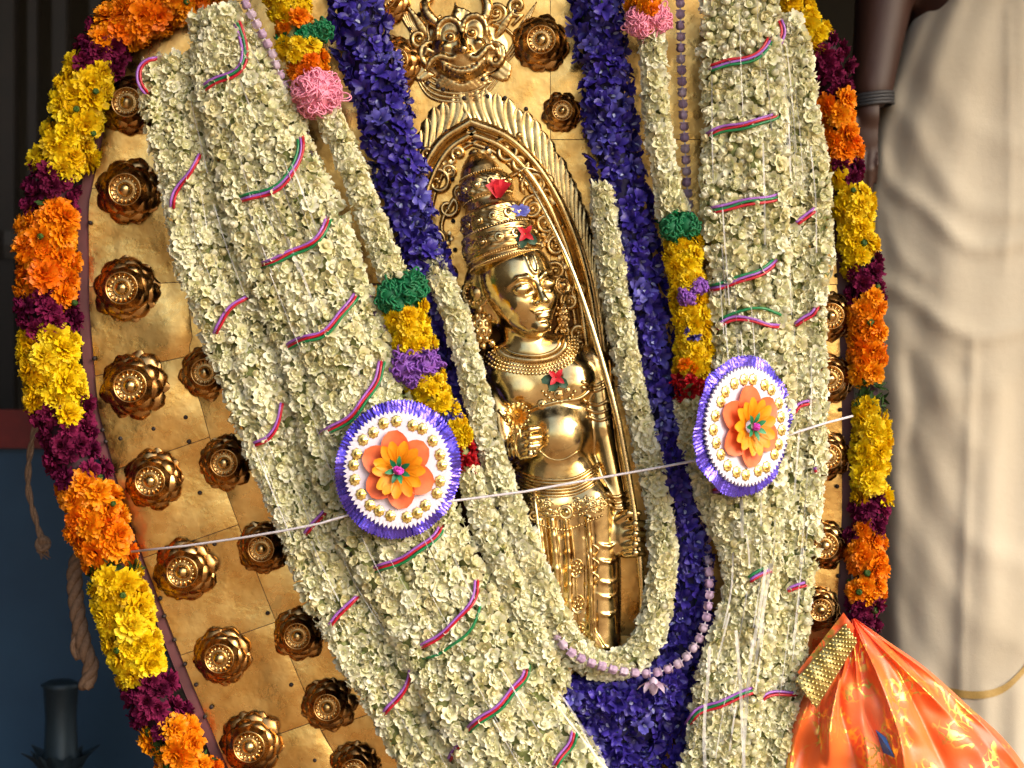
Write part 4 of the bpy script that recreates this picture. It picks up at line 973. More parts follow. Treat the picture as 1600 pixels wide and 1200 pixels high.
# indigo garland, one long loop
def indigo_garland():
    path = [(548, -40, 50, 46), (566, 60, 52, 50), (592, 150, 54, 48), (618, 240, 54, 45), (636, 310, 50, 38), (652, 375, 46, 36), (682, 450, 44, 28), (700, 540, 44, 28), (712, 620, 44, 26), (738, 700, 44, 26), (768, 800, 44, 28), (820, 930, 44, 34), (880, 1060, 44, 44), (930, 1130, 46, 60), (1000, 1125, 46, 58), (1050, 1050, 48, 46), (1074, 950, 50, 36), (1078, 860, 50, 34), (1062, 770, 56, 38), (1046, 680, 56, 38), (1030, 590, 56, 38), (1014, 500, 56, 38), (996, 410, 56, 40), (978, 320, 54, 42), (958, 230, 50, 42), (946, 130, 48, 44), (936, 40, 46, 48), (932, -40, 46, 48)]
    root = empty('indigo_garland', q(960, 1190, 46), 'deep violet blue flower garland looping down both sides of the brass figure and under it', 'garland')
    items = ring_items(path, lambda x, y, a: 'indigo', 13, 105, 4, .80, inset=.34, rj=.18)
    P = [p for p in ring_items([(960, 1150, 46, 40), (990, 1200, 46, 50), (1000, 1260, 46, 50)], lambda x, y, a: 'indigo', 13, 105, 5, .8, inset=.3)]
    P += ring_items([(900, 1100, 40, 40), (930, 1180, 40, 50), (960, 1250, 40, 50)], lambda x, y, a: 'indigo', 13, 105, 5, .8, inset=.3)
    P += ring_items([(868, 1072, 84, 16), (910, 1092, 84, 24), (960, 1098, 84, 28), (1010, 1085, 82, 28), (1052, 1050, 78, 24)], lambda x, y, a: 'indigo', 11, 105, 4, .8, inset=.3)+ring_items([(862, 1075, 30, 34), (885, 1140, 30, 44), (930, 1230, 30, 50)], lambda x, y, a: 'indigo', 13, 105, 5, .8, inset=.3)+ring_items([(1074, 960, 36, 34), (1070, 1060, 36, 38), (1062, 1130, 34, 42), (1045, 1240, 34, 46)], lambda x, y, a: 'indigo', 13, 105, 4, .8, inset=.3)
    place(root, items+P); core(root, path, .62, COREI)
indigo_garland()

JG = 'thin jasmine strands'
TH = .56
def jas_inner():
    path = [(652, 368, 22, 17), (672, 402, 46, 20), (692, 445, 72, 21), (711, 490, 84, 23), (728, 550, 88, 24), (746, 620, 92, 24), (764, 690, 96, 23), (786, 760, 98, 25), (812, 830, 98, 27), (840, 900, 98, 27), (870, 965, 96, 28), (905, 1020, 92, 30), (950, 1042, 88, 31), (1000, 1015, 84, 32), (1026, 950, 80, 31), (1035, 880, 80, 29), (1032, 810, 80, 28), (1020, 740, 80, 26), (1004, 670, 80, 24), (987, 600, 82, 24), (972, 520, 84, 25), (960, 450, 86, 25), (950, 380, 86, 23), (942, 320, 84, 22), (940, 292, 82, 14)]
    path = [(a, b_, c, r_*TH) for a, b_, c, r_ in path]
    root = empty('jasmine_garland', q(950, 1075, 88), 'thin jasmine garland looped closely round the brass figure', 'garland', JG)
    place(root, ring_items(path, jkind, 7.5, 108, 4, 1.02, inset=.22)); core(root, path, .7, COREJ)
jas_inner()
def pompom(root, px, py, d, R, n=46, mat=None, th=1.15, name='pink_tuft'):
    b = MB(); c = np.array(q(px, py, d)); n = n*3; b.ball(c, R*.82*U, 18)
    for i in range(n):
        z = random.uniform(-.5, 1); a = random.uniform(0, 6.28); rr_ = math.sqrt(1-z*z) if abs(z) < 1 else 0
        dr = np.array([rr_*math.cos(a), -z, rr_*math.sin(a)]); sd = np.cross(dr, [random.uniform(-1, 1), random.uniform(-1, 1), random.uniform(-1, 1)]); sd /= np.linalg.norm(sd)
        L = R*random.uniform(.86, 1.08)*(1.35 if random.random() < .03 else 1)
        pts = [c+U*(dr*L*math.sin(t/2)**.8*1.0+sd*R*.2*math.sin(t)) for t in np.linspace(0, 2*math.pi, 13)]
        b.tube(pts, th*U, 4)
    link(name, b.me(name, [mat or PINK]), root)
def which0(secs, y):
    for y0, k in secs:
        if y < y0: return k
    return 'j'
def section_garland(label, path, secs, poms, tufts):
    path = [(p[0], p[1], p[2], p[3]*(TH if which0(secs, p[1]) == 'j' else .86)) for p in path]
    root = empty('striped_garland', q(*path[-1][:3]), label, 'garland')
    def which(x, y):
        for y0, k in secs:
            if y < y0: return k
        return secs[-1][1]
    def sub(keys): 
        return lambda x, y, a: (which(x, y) if which(x, y) in keys else None)
    jk = lambda x, y, a: (jkind(x, y, a) if which(x, y) == 'j' else None)
    items = ring_items(path, jk, 7.5, 108, 4, 1.02, inset=.22)
    items += ring_items(path, sub(('yellow', 'orange')), 16, 105, 4, .62, inset=.35)
    items += ring_items(path, sub(('green', 'red', 'purple', 'indtuft')), 11, 105, 4, .75, inset=.3)
    for k, x, y, d, R, n in tufts:
        for i in range(n):
            a = random.uniform(0, 6.28); z = random.uniform(.1, 1); rr_ = math.sqrt(1-z*z); dr = np.array([rr_*math.cos(a), -z, rr_*math.sin(a)])
            items.append((k, random.randrange(4), np.array(q(x, y, d))+dr*R*U*.5, rotz_to(dr, random.uniform(0, 6)), .72*R/18, 2))
    place(root, items); core(root, [(p[0], p[1], p[2], p[3]) for p in path], .55, COREJ)
    for p in poms: pompom(root, *p[:5], **(dict(mat=p[5][0], th=1.8, name=p[5][1]) if len(p) > 5 else {}))
    return root
GT = (plain('green_wool', (.0, .17, .06), .6, c1=(.0, .10, .03)), 'green_tuft'); PT = (plain('purple_wool', (.24, .08, .45), .6, c1=(.16, .05, .32)), 'purple_tuft')
section_garland('striped strand with a pink tuft, jasmine and marigold, left of the indigo flowers',
    [(438, -40, 96, 40), (455, 20, 98, 42), (470, 75, 100, 42), (488, 125, 102, 30), (506, 165, 104, 24), (535, 225, 106, 25), (565, 300, 106, 26), (592, 375, 108, 26), (616, 435, 108, 34), (628, 465, 104, 38), (638, 505, 104, 42), (655, 565, 104, 38), (672, 615, 104, 38), (700, 655, 104, 26), (722, 700, 104, 20), (735, 740, 104, 24), (752, 800, 106, 29), (785, 880, 106, 31), (815, 945, 106, 32), (842, 1005, 104, 33), (866, 1045, 100, 32), (872, 1072, 98, 22)],
    [(24, 'yellow'), (46, 'orange'), (62, 'green'), (100, 'yellow'), (138, 'orange'), (160, 'yellow'), (436, 'j'), (478, 'green'), (552, 'yellow'), (590, 'purple'), (642, 'yellow'), (656, 'indtuft'), (698, 'yellow'), (736, 'red'), (2000, 'j')],
    [(496, 146, 118, 38, 90), (478, 56, 112, 20, 26, GT), (505, 48, 108, 17, 22, GT), (612, 462, 118, 26, 34, GT), (640, 452, 112, 28, 36, GT), (625, 476, 116, 22, 24, GT), (632, 572, 122, 24, 30, PT), (665, 566, 118, 22, 26, PT), (648, 590, 120, 18, 20, PT)], [('indtuft', 705, 640, 112, 18, 4), ('yellow', 718, 680, 112, 16, 3), ('red', 727, 718, 114, 16, 3), ('orange', 470, 130, 118, 14, 2)])
section_garland('striped strand with green and red tufts and marigold, right of the indigo flowers',
    [(1002, -40, 96, 26), (1010, 20, 96, 28), (1020, 70, 96, 25), (1024, 160, 98, 25), (1034, 240, 98, 26), (1046, 310, 98, 26), (1058, 345, 98, 30), (1066, 385, 98, 34), (1074, 440, 98, 34), (1082, 500, 98, 34), (1084, 555, 98, 34), (1076, 600, 98, 28), (1076, 650, 88, 22), (1092, 720, 86, 28), (1120, 800, 92, 32), (1148, 870, 100, 30), (1150, 900, 90, 20)],
    [(12, 'orange'), (48, 'yellow'), (336, 'j'), (374, 'green'), (585, 'yellow'), (625, 'red'), (2000, 'j')],
    [(1000, 34, 112, 24, 60), (1028, 30, 110, 22, 50), (1050, 356, 118, 19, 26, GT), (1075, 352, 116, 20, 26, GT), (1092, 448, 122, 14, 16, PT), (1074, 464, 122, 14, 16, PT)], [('orange', 1012, 12, 124, 14, 2), ('indtuft', 1084, 520, 124, 14, 3), ('red', 1078, 600, 120, 18, 4), ('orange', 1074, 575, 122, 13, 2)])

# string of lilac bell flowers
def lilac():
    path = [(362, -40, 118, 9), (386, 10, 120, 9), (407, 48, 120, 9), (425, 84, 120, 9), (440, 125, 112, 9), (462, 180, 86, 9), (480, 220, 84, 9), (510, 300, 60, 9), (560, 420, 40, 9), (620, 560, 30, 9), (700, 720, 30, 9), (780, 860, 40, 9), (850, 960, 70, 9), (876, 1003, 120, 9), (896, 1022, 126, 9), (925, 1036, 126, 9), (960, 1046, 124, 9), (1000, 1052, 122, 9), (1030, 1050, 118, 9), (1058, 1038, 112, 9), (1080, 1018, 108, 9), (1098, 985, 104, 9), (1107, 945, 100, 9), (1108, 900, 90, 9), (1104, 840, 50, 9), (1110, 700, 30, 9), (1106, 500, 30, 9), (1088, 400, 40, 9), (1076, 320, 56, 9), (1071, 240, 60, 9), (1067, 160, 62, 9), (1064, 80, 62, 9), (1062, -30, 62, 9)]
    root = empty('lilac_string', q(960, 1060, 120), 'single string of small lilac bell flowers looping below the thin jasmine garland', 'garland')
    P = catmull(path, step=17.5); items = []; W = [np.array(q(*p[:3])) for p in P]
    for i in range(len(P)):
        T = W[min(i+1, len(P)-1)]-W[max(i-1, 0)]; T = -T if P[i][0] < 1000 else T
        n = T/np.linalg.norm(T); R = rotz_to(n+np.random.uniform(-.12, .12, 3), random.uniform(0, 6)); items.append(('lilac', random.randrange(3), W[i], R, .74, 2))
    place(root, items); tb = MB(); tb.tube(W, 1.2*U, 5); link('string', tb.me('string', [WHT]), root)
    # hanging pendant blossom
    f = FB()
    for i in range(5): f.petal(i*1.257+.3, 26, 13, -20, -50, .4, 3, 0, nl=3, nw=3, prof=point_prof)
    f.lathe([(1, 8), (6, 4), (9, -4), (5, -16), (.3, -20)], 8)
    w = f.done(.5); M = Matrix.Translation(q(1021, 1066, 128)) @ Matrix.Scale(U, 4)
    link('pendant_flower', mesh('pendant_flower', xf(w['V'], M), w['F'], [LIL], w['M'], True, dict(tip=w['T'], tone=np.full(len(w['V']), .9))), root)
lilac()

# the two thick jasmine garlands
def thick():
    oL = [(225, 105), (228, 190), (262, 290), (275, 400), (315, 510), (350, 610), (390, 710), (440, 830), (485, 940), (545, 1050), (610, 1160), (665, 1260)]
    oR = [(304, 90), (316, 150), (337, 250), (354, 335), (400, 455), (444, 565), (467, 665), (510, 795), (562, 905), (634, 1018), (704, 1152), (759, 1262)]
    iL = [(304, 28), (310, 130), (335, 240), (353, 330), (398, 450), (443, 560), (468, 660), (510, 790), (563, 900), (633, 1015), (703, 1150), (758, 1260)]
    iR = [(372, 22), (424, 110), (474, 200), (522, 310), (564, 420), (600, 520), (642, 630), (707, 780), (757, 890), (814, 1000), (893, 1130), (980, 1260)]
    root = empty('thick_jasmine_garland', q(780, 1250, 90), 'thick two lobed jasmine garland sweeping diagonally down the left, wound with tricolour cords', 'garland')
    a, s1 = bundle(root, oL, oR, 3, 72, 20, jkind, 1.0); b, s2 = bundle(root, iL, iR, 5, 88, 32, jkind, 1.0)
    place(root, a+b); S = np.concatenate([s1, s2])
    for pts, o in (([(303, 146), (330, 132), (360, 116), (378, 98), (384, 72), (372, 42), (356, 20)], 'pgr'), ([(363, 317), (400, 306), (440, 286), (460, 262), (470, 225), (466, 200)], 'gpr'),
                   ([(398, 420), (440, 402), (480, 384), (508, 358), (520, 330)], 'prg'), ([(434, 548), (470, 534), (505, 518), (540, 486), (562, 448)], 'prg'),
                   ([(494, 688), (530, 664), (560, 638), (588, 596), (602, 548)], 'prg'), ([(578, 896), (615, 880), (655, 858), (680, 838), (694, 816)], 'prg'),
                   ([(648, 1022), (690, 992), (720, 965), (744, 930), (750, 894)], 'pr'), ([(654, 1036), (690, 1024), (724, 1000), (752, 962), (760, 934)], 'g'),
                   ([(726, 1146), (760, 1120), (800, 1082), (820, 1058), (822, 1030)], 'prg'), ([(866, 1204), (880, 1180), (892, 1160), (898, 1140)], 'prg')):
        wrap(root, S, pts, o)
    for pts in ([(234, 152), (222, 132), (222, 108), (234, 94), (252, 90)], [(268, 335), (276, 306), (296, 270), (320, 236)], [(335, 528), (342, 510), (364, 482), (392, 460)], [(390, 702), (418, 686), (438, 656), (443, 622)],
                [(478, 840), (492, 820), (512, 795)], [(515, 985), (534, 956), (566, 930)], [(598, 1122), (620, 1096), (640, 1062), (646, 1038)], [(704, 1192), (714, 1172), (722, 1160)]):
        wrap(root, S, pts, 'pr', 4.0, 2.2)
    for i in range(48):
        t = random.uniform(.02, .93); k = t*11; j = int(k); u = k-j; f = random.uniform(.08, .92); A, B = (iL, iR) if random.random() < .7 else (oL, oR)
        def at(tt): 
            kk = min(10.99, tt*11); jj = int(kk); uu = kk-jj; l = np.array(A[jj])*(1-uu)+np.array(A[jj+1])*uu; r = np.array(B[jj])*(1-uu)+np.array(B[jj+1])*uu; return tuple(l*(1-f)+r*f)
        ln = random.uniform(.04, .12); strip(root, S, [at(t), at(t+ln*.5), at(t+ln)], random.choice([1, 1.3, 1.8, 2.4]), 13)
    for pts in ([(862, 1085), (880, 1115), (915, 1160), (950, 1210)], [(872, 1080), (900, 1120), (945, 1190)], [(880, 1090), (905, 1130), (930, 1180), (962, 1215)]): strip(root, S, pts, 3, 22)
    vL = [(1100, -30), (1102, 100), (1102, 220), (1104, 330), (1115, 450), (1120, 520), (1126, 600), (1108, 700), (1116, 800), (1140, 880), (1126, 960), (1102, 1040), (1086, 1120), (1060, 1260)]
    vR = [(1208, -30), (1214, 80), (1224, 200), (1227, 310), (1225, 420), (1231, 510), (1238, 600), (1228, 700), (1218, 800), (1213, 880), (1203, 960), (1193, 1060), (1183, 1120), (1168, 1260)]
    wL = [(1214, 34), (1217, 90), (1226, 200), (1228, 310), (1226, 420), (1232, 510), (1239, 600), (1229, 700), (1219, 800), (1214, 880), (1204, 960), (1194, 1060), (1184, 1120), (1169, 1260)]
    wR = [(1246, 36), (1264, 100), (1277, 200), (1291, 310), (1294, 420), (1284, 510), (1284, 600), (1284, 700), (1279, 800), (1270, 880), (1262, 960), (1250, 1060), (1240, 1120), (1220, 1260)]
    root = empty('thick_jasmine_garland', q(1150, 1250, 90), 'thick upright jasmine garland hanging on the right, rounder buds, wound with tricolour cords', 'garland')
    a, s1 = bundle(root, wL, wR, 2, 72, 14, jkind, 1.0); b, s2 = bundle(root, vL, vR, 4, 86, 26, jkind_bud, 1.0)
    place(root, a+b); S = np.concatenate([s1, s2])
    for pts, o in (([(1098, 108), (1130, 102), (1165, 92), (1195, 76), (1214, 50)], 'rpg'), ([(1098, 216), (1130, 204), (1170, 192), (1210, 184), (1224, 164)], 'prg'), ([(1102, 332), (1140, 322), (1180, 314), (1228, 304)], 'pgr'),
                   ([(1104, 452), (1140, 442), (1180, 428), (1220, 402)], 'gpr'), ([(1116, 518), (1145, 502), (1175, 500), (1205, 512), (1228, 512)], 'pr'), ([(1118, 508), (1150, 492), (1190, 486), (1215, 492), (1228, 500)], 'g'),
                   ([(1168, 908), (1185, 900), (1206, 888)], 'gpr'), ([(1074, 1134), (1095, 1112), (1130, 1096), (1165, 1084), (1188, 1074)], 'pgr'), ([(1112, 768), (1130, 766), (1150, 762)], 'rp')):
        wrap(root, S, pts, o)
    for pts in ([(1240, 512), (1258, 502), (1272, 492), (1279, 474)], [(1243, 352), (1258, 340), (1278, 328)], [(1238, 648), (1250, 634), (1268, 632)], [(1228, 928), (1245, 920), (1263, 912)], [(1184, 1102), (1200, 1090), (1225, 1086), (1248, 1084)], [(1214, 30), (1222, 50), (1216, 72)], [(1266, 738), (1282, 736)]):
        wrap(root, S, pts, 'pr', 4.0, 2.2)
    for i in range(48):
        t = random.uniform(.0, .95); f = random.uniform(.06, .94); A, B = (vL, vR) if random.random() < .72 else (wL, wR)
        def at(tt):
            kk = min(12.99, tt*13); jj = int(kk); uu = kk-jj; l = np.array(A[jj])*(1-uu)+np.array(A[jj+1])*uu; r = np.array(B[jj])*(1-uu)+np.array(B[jj+1])*uu; return tuple(l*(1-f)+r*f)
        ln = random.uniform(.05, .14); strip(root, S, [at(t), at(t+ln*.5), at(t+ln)], random.choice([1.2, 1.6, 2.2, 3]), 13)
    for pts in ([(1204, 880), (1192, 960), (1180, 1040)], [(1196, 890), (1186, 960), (1172, 1030)], [(1150, 985), (1156, 1060), (1162, 1180), (1164, 1215)], [(1176, 1000), (1168, 1080), (1160, 1210)], [(1109, 1010), (1106, 1060), (1102, 1110)], [(1102, 1100), (1100, 1160), (1103, 1215)], [(1158, 780), (1160, 840)], [(1214, 45), (1220, 70), (1228, 105)]):
        strip(root, S, pts, 5, 20)
thick()

# ------------------------------------------------------------------ round badges
def badge(px, py, d, rx, roll, yaw, label, tone):
    FO = bpy.data.materials.get('violet_foil')
    if FO is None:
        FO, t, b, N, L = nodes('violet_foil'); b.inputs['Metallic'].default_value = .8; b.inputs['Roughness'].default_value = .24; b.inputs['Base Color'].default_value = (.15, .10, .75, 1)
        nz = noise(N, L, 140, 3); bp = N.new('ShaderNodeBump'); bp.inputs['Strength'].default_value = .6; bp.inputs['Distance'].default_value = .002; L.new(nz.outputs[0], bp.inputs['Height']); L.new(bp.outputs[0], b.inputs['Normal'])
        plain('badge_white', (.76, .70, .80), .55, c1=(.71, .65, .75), scale=40, bump=.1); metal('badge_gold', (.95, .66, .14), (1, .82, .35), (.2, .35), 200, .5, 900)
        petal_mat('badge_orange', (.85, .12, .03), [(.95, .22, .08), (.93, .18, .06)], .1, .45); petal_mat('badge_yellow', (.85, .22, .0), [(.95, .42, .01), (.95, .34, .01)], .15, .45)
        petal_mat('badge_green', (.0, .12, .04), [(.0, .13, .05), (.05, .4, .16)], .1, .4); plain('badge_magenta', (.75, .05, .55), .4, c1=(.5, .02, .35), scale=400)
    g = bpy.data.materials.get
    root = empty('round_badge', q(px, py, d), label, 'badge')
    M = Matrix.Translation(q(px, py, d)) @ Matrix.Rotation(math.radians(yaw), 4, 'Z') @ Matrix.Rotation(math.radians(90), 4, 'X') @ Matrix.Rotation(math.radians(roll), 4, 'Z') @ Matrix.Diagonal((.94, 1.03, 1, 1)) @ Matrix.Scale(U*rx/85, 4)
    r = random.Random(px)
    n = 240; rows = []; hs = []
    while len(hs) < n: v_ = r.uniform(-2.6, 2.6); v2 = r.uniform(-1, 1); k_ = r.randint(2, 9); hs += [v_+v2*t/k_*2 for t in range(k_)]
    for k, R in enumerate((76, 82, 88, 93, 98, 102)):
        row = []
        for i in range(n):
            a = 2*math.pi*i/n; wav = (1 if i % 2 else -1)*.25*(k/5)+r.uniform(-.3, .3)*(k > 0)+hs[i]*(.35+.65*k/5)+3.4*math.sin(a*5+px)*(k/5)+2*math.sin(a*13+px*2)*(k/5)
            RR = R*(1+(.015 if i % 2 else -.01)*(k == 5))+r.uniform(-.5, .5)+3*math.sin(a*2+px)*(k/5)
            row.append((RR*math.cos(a), RR*math.sin(a), -6+wav-k*.8))
        rows.append(row)
    b = MB(); b.grid(xf(np.array(rows).reshape(-1, 3), M).reshape(6, n, 3), cv=True); link('foil_ring', b.me('foil_ring', [FO], False), root)
    b = MB(); nt_ = 74; out = []
    for i in range(nt_*2): a = math.pi*i/nt_; out.append((88.5 if i % 2 else 82.5, a))
    V = [(0, 0, 1.4)]+[(R*math.cos(a), R*math.sin(a), .6) for R, a in out]+[(78*math.cos(a), 78*math.sin(a), 1.4) for R, a in out]+[(R*math.cos(a), R*math.sin(a), -4) for R, a in out]; m = nt_*2; F = []
    for i in range(m):
        j = (i+1) % m; F += [(0, 1+m+i, 1+m+j), (1+m+i, 1+i, 1+j, 1+m+j), (1+i, 1+2*m+i, 1+2*m+j, 1+j)]
    b.add(xf(np.array(V, float), M), F); link('white_disc', b.me('white_disc', [g('badge_white')], False), root)
    for i in range(21):
        a = 2*math.pi*i/21+r.uniform(-.05, .05); R = 70+r.uniform(-2.5, 2.5); f = FB(); f.lathe([(8.4, 0), (8.9, 1), (7, 2.2), (4.6, 1.3), (3.6, 2.6), (.2, 3.2)], 16, lob=.09, k=8)
        w = f.done(0); link('gold_flower', mesh('gold_flower', xf(w['V']+[R*math.cos(a), R*math.sin(a), 1.5], M), w['F'], [g('badge_gold')]), root)
    def pets(name, n_, L_, W_, r0, e0, e1, z, mat, prof, a0=0, j=.06, nw=4):
        for i in range(n_):
            f = FB(); f.petal(a0+i*2*math.pi/n_+r.uniform(-j, j), L_*r.uniform(.94, 1.06), W_, e0, e1, .18, r0, z, nl=7, nw=nw, prof=prof); w = f.done(r.random())
            link(name, mesh(name, xf(w['V'], M), w['F'], [g(mat)], w['M'], True, dict(tip=w['T'], tone=np.full(len(w['V']), w['tone']))), root)
    pets('orange_petal', 6, 47, 45, 13, 8, -2, 3, 'badge_orange', lambda u: .12+.9*max(0, math.sin(math.pi*(.12+.86*u)))**.55, 1.57+tone, .04, 6)
    pets('yellow_petal', 13, 35, 18, 10, 30, 4, 7, 'badge_yellow', lambda u: .1+.92*max(0, math.sin(math.pi*(.1+.86*u**1.4)))**.8, .3, .12)
    pets('green_leaf', 7, 18, 8, 5, 35, 10, 14, 'badge_green', lambda u: .1+.9*math.sin(math.pi*(.1+.88*u)), .5, .12, 2)
    b = MB()
    for i in range(14):
        a = r.uniform(0, 6.28); z = r.uniform(0, 1); dr = np.array([math.cos(a)*(1-z), math.sin(a)*(1-z), z]); cc = dr*5+[0, 0, 18]
        b.tube([cc+3.6*np.array([math.cos(t), math.sin(t)*math.cos(a), math.sin(t)*math.sin(a)]) for t in np.linspace(0, 6.28, 9)], 1.5, 5)
    V = xf(np.concatenate(b.V), M); b.V = [V]; link('magenta_knot', b.me('magenta_knot', [g('badge_magenta')]), root)
badge(622, 734, 176, 82, 4, 4, 'round violet foil badge with an orange flower on the left diagonal jasmine garland', .05)
badge(1168, 666, 176, 83, -6, 33, 'round violet foil badge with an orange flower on the right upright jasmine garland', .2)
def thread(pts, label):
    b = MB(); b.tube([np.array(q(*p)) for p in pts], 1.9*U, 6); solo('white_thread', b.me('white_thread', [WHT]), label, 'thread')
thread([(205, 862, 60), (290, 853, 90), (380, 840, 120), (445, 829, 142), (500, 818, 155), (560, 800, 160), (680, 786, 160), (745, 778, 158), (820, 768, 156), (930, 748, 150), (1010, 734, 145), (1085, 720, 150), (1120, 712, 120), (1200, 690, 105), (1262, 670, 112), (1290, 661, 100), (1332, 650, 60)], 'long taut white thread crossing in front of the brass figure from left to right')

# ------------------------------------------------------------------ person at the right
SKIN = plain('dark_skin', (.05, .018, .010), .55, c1=(.032, .012, .007), scale=12, bump=.15, bscale=400)
CLOTH = None
def person():
    m, t, b, N, L = nodes('cream_cotton'); b.inputs['Roughness'].default_value = .85; b.inputs['Sheen Weight'].default_value = .15
    nz = noise(N, L, 5, 5); L.new(ramp(N, L, nz.outputs[0], [(.3, (.52, .45, .33)), (.7, (.60, .54, .42))]).outputs[0], b.inputs['Base Color'])
    wv = noise(N, L, 900, 2); bp = N.new('ShaderNodeBump'); bp.inputs['Strength'].default_value = .35; bp.inputs['Distance'].default_value = .0008; L.new(wv.outputs[0], bp.inputs['Height'])
    n4 = noise(N, L, 26, 3); b2 = N.new('ShaderNodeBump'); b2.inputs['Strength'].default_value = .2; b2.inputs['Distance'].default_value = .005; L.new(n4.outputs[0], b2.inputs['Height']); L.new(bp.outputs[0], b2.inputs['Normal']); L.new(b2.outputs[0], b.inputs['Normal'])
    root = empty('person', q(1600, 1400, -330), 'bare armed person in a cream dhoti with a thin gold border, standing at the right', 'person')
    v = Vol((1150, -1250, -560), (2150, 1440, -120), 9)
    k = lambda x, y, d: K(x, y, d)
    v.ell(k(1610, -1020, -330), (95, 125, 110), 20); v.cap(k(1610, -920, -330), k(1610, -780, -335), 62, 80, 40)
    v.ell(k(1610, -600, -340), (235, 230, 125), 60); v.ell(k(1610, -330, -340), (190, 260, 115), 60); v.ell(k(1610, -80, -340), (200, 170, 125), 60)
    v.ell(k(1610, -1015, -225), (16, 26, 22), 10); v.ell(k(1515, -1015, -330), (12, 30, 20), 8); v.ell(k(1705, -1015, -330), (12, 30, 20), 8)
    for s_ in (-1, 1):
        v.cap(k(1610+s_*90, -20, -340), k(1610+s_*95, 620, -330), 105, 72, 40); v.cap(k(1610+s_*95, 620, -330), k(1610+s_*92, 1340, -350), 68, 42, 20); v.ell(k(1610+s_*95, 1370, -290), (48, 34, 110), 20)
    v.cap(k(1390, -700, -330), k(1425, -330, -350), 78, 74, 40); v.cap(k(1425, -330, -350), k(1362, 140, -250), 78, 33, 20)
    v.cap(k(1830, -700, -330), k(1840, -330, -350), 78, 58, 40); v.cap(k(1840, -330, -350), k(1850, 140, -300), 60, 31, 20); v.ell(k(1850, 220, -290), (34, 62, 22), 20)
    body = link('body', v.mesh('body', [SKIN], 1), root)
    h = Vol((1290, 120, -300), (1420, 360, -190), 2.5)
    h.cap(K(1363, 128, -252), K(1358, 178, -248), 30, 28, 8); h.ell(K(1354, 205, -246), (31, 40, 15), 10)
    for i in range(4):
        x = 1334+i*13.5; L_ = (58, 70, 66, 50)[i]; h.chain([K(x, 232, -246), K(x-3, 232+L_*.5, -240), K(x-4, 232+L_, -250)], [9.5, 8.8, 7], 3)
    h.chain([K(1332, 190, -240), K(1318, 220, -230), K(1322, 250, -226)], [12, 10, 8], 4)
    link('hand', h.mesh('hand', [SKIN], 1), body)
    bd = MB()
    for k_ in range(4): bd.tube([K2 for K2 in [np.array(q(1362, 150+k_*5, -251))+U*36*np.array([math.cos(a), math.sin(a), .12*math.cos(a)]) for a in np.linspace(0, 2*math.pi, 25)]], 3.2*U, 6)
    link('wrist_band', bd.me('wrist_band', [plain('dull_steel', (.07, .07, .075), .55, .5)]), root)
    ridges = [([(1385, 150), (1420, 190), (1455, 250), (1500, 310), (1560, 330), (1640, 330)], 20, 14), ([(1372, 240), (1395, 290), (1440, 320), (1500, 375), (1540, 388), (1600, 375), (1700, 340)], 15, 20),
              ([(1385, 330), (1400, 390), (1440, 430)], 14, 10), ([(1380, 445), (1430, 470), (1475, 505), (1530, 525), (1590, 515), (1680, 480)], 15, 20), ([(1388, 460), (1440, 530), (1490, 580)], 22, -12),
              ([(1450, 110), (1500, 180), (1560, 220), (1640, 240)], 26, 10), ([(1420, 560), (1428, 640), (1420, 700)], 12, -9), ([(1520, 535), (1514, 700), (1506, 900), (1500, 1100), (1500, 1300)], 9, 9), ([(1410, 620), (1450, 720), (1490, 800), (1520, 850), (1590, 880)], 24, 13),
              ([(1395, 760), (1440, 850), (1490, 930), (1530, 980), (1620, 1010)], 22, 10), ([(1575, 20), (1578, 300), (1570, 420)], 6, 5), ([(1395, 900), (1440, 1010), (1480, 1080)], 20, -10), ([(1560, 620), (1548, 800), (1552, 960)], 22, 12), ([(1590, 1080), (1588, 1300)], 16, 10),
              ([(1400, 60), (1480, 90), (1600, 100)], 40, 10), ([(1410, 500), (1470, 590), (1510, 690)], 26, 14), ([(1420, 1090), (1430, 1300)], 16, 12), ([(1470, 1100), (1474, 1300)], 12, 9), ([(1540, 1090), (1545, 1300)], 14, 9), ([(1470, 620), (1560, 600), (1640, 560)], 22, 12)]
    segs = [(catmull(np.array(p, float), step=10), w, a) for p, w, a in ridges]
    ys = np.linspace(-210, 1385, 190); As = np.linspace(0, 2*math.pi, 240, endpoint=False); rows = []
    left = lambda y: float(np.interp(y, [-210, 0, 50, 100, 150, 200, 300, 500, 700, 900, 1100, 1400], [1455, 1442, 1416, 1396, 1378, 1364, 1350, 1352, 1360, 1368, 1376, 1380]))
    G = np.zeros((len(ys), len(As), 3))
    for i, y in enumerate(ys):
        hw = 1606-left(y)
        for j, a in enumerate(As):
            G[i, j] = (1606+hw*math.cos(a)*(1+.0*math.sin(a)), y, -330+132*math.sin(a)+3*math.sin(a*9+y*.004)+1.5*math.sin(a*17-y*.006))
    X, Y = G[..., 0], G[..., 1]; front = np.clip(np.sin(As)[None, :]*2, 0, 1)
    for p, w, a in segs:
        d = np.full(X.shape, 1e9)
        for c in p: d = np.minimum(d, (X-c[0])**2+(Y-c[1])**2)
        d = np.sqrt(d); s_ = np.exp(-(d/w)**2); G[..., 2] += a*s_*front*.40; G[..., 0] += 0
    W = np.zeros_like(G); s_ = (D-G[..., 2])/D
    W[..., 0] = (G[..., 0]-800)*s_*U; W[..., 1] = -G[..., 2]*U; W[..., 2] = (600-G[..., 1])*s_*U+H
    b = MB(); b.grid(W, cv=True); me = b.me('dhoti', [m]); dh = link('dhoti', me, root); bv = bvh_of(me)
    GB = plain('gold_border', (.50, .33, .10), .5, c1=(.40, .25, .07), scale=400)
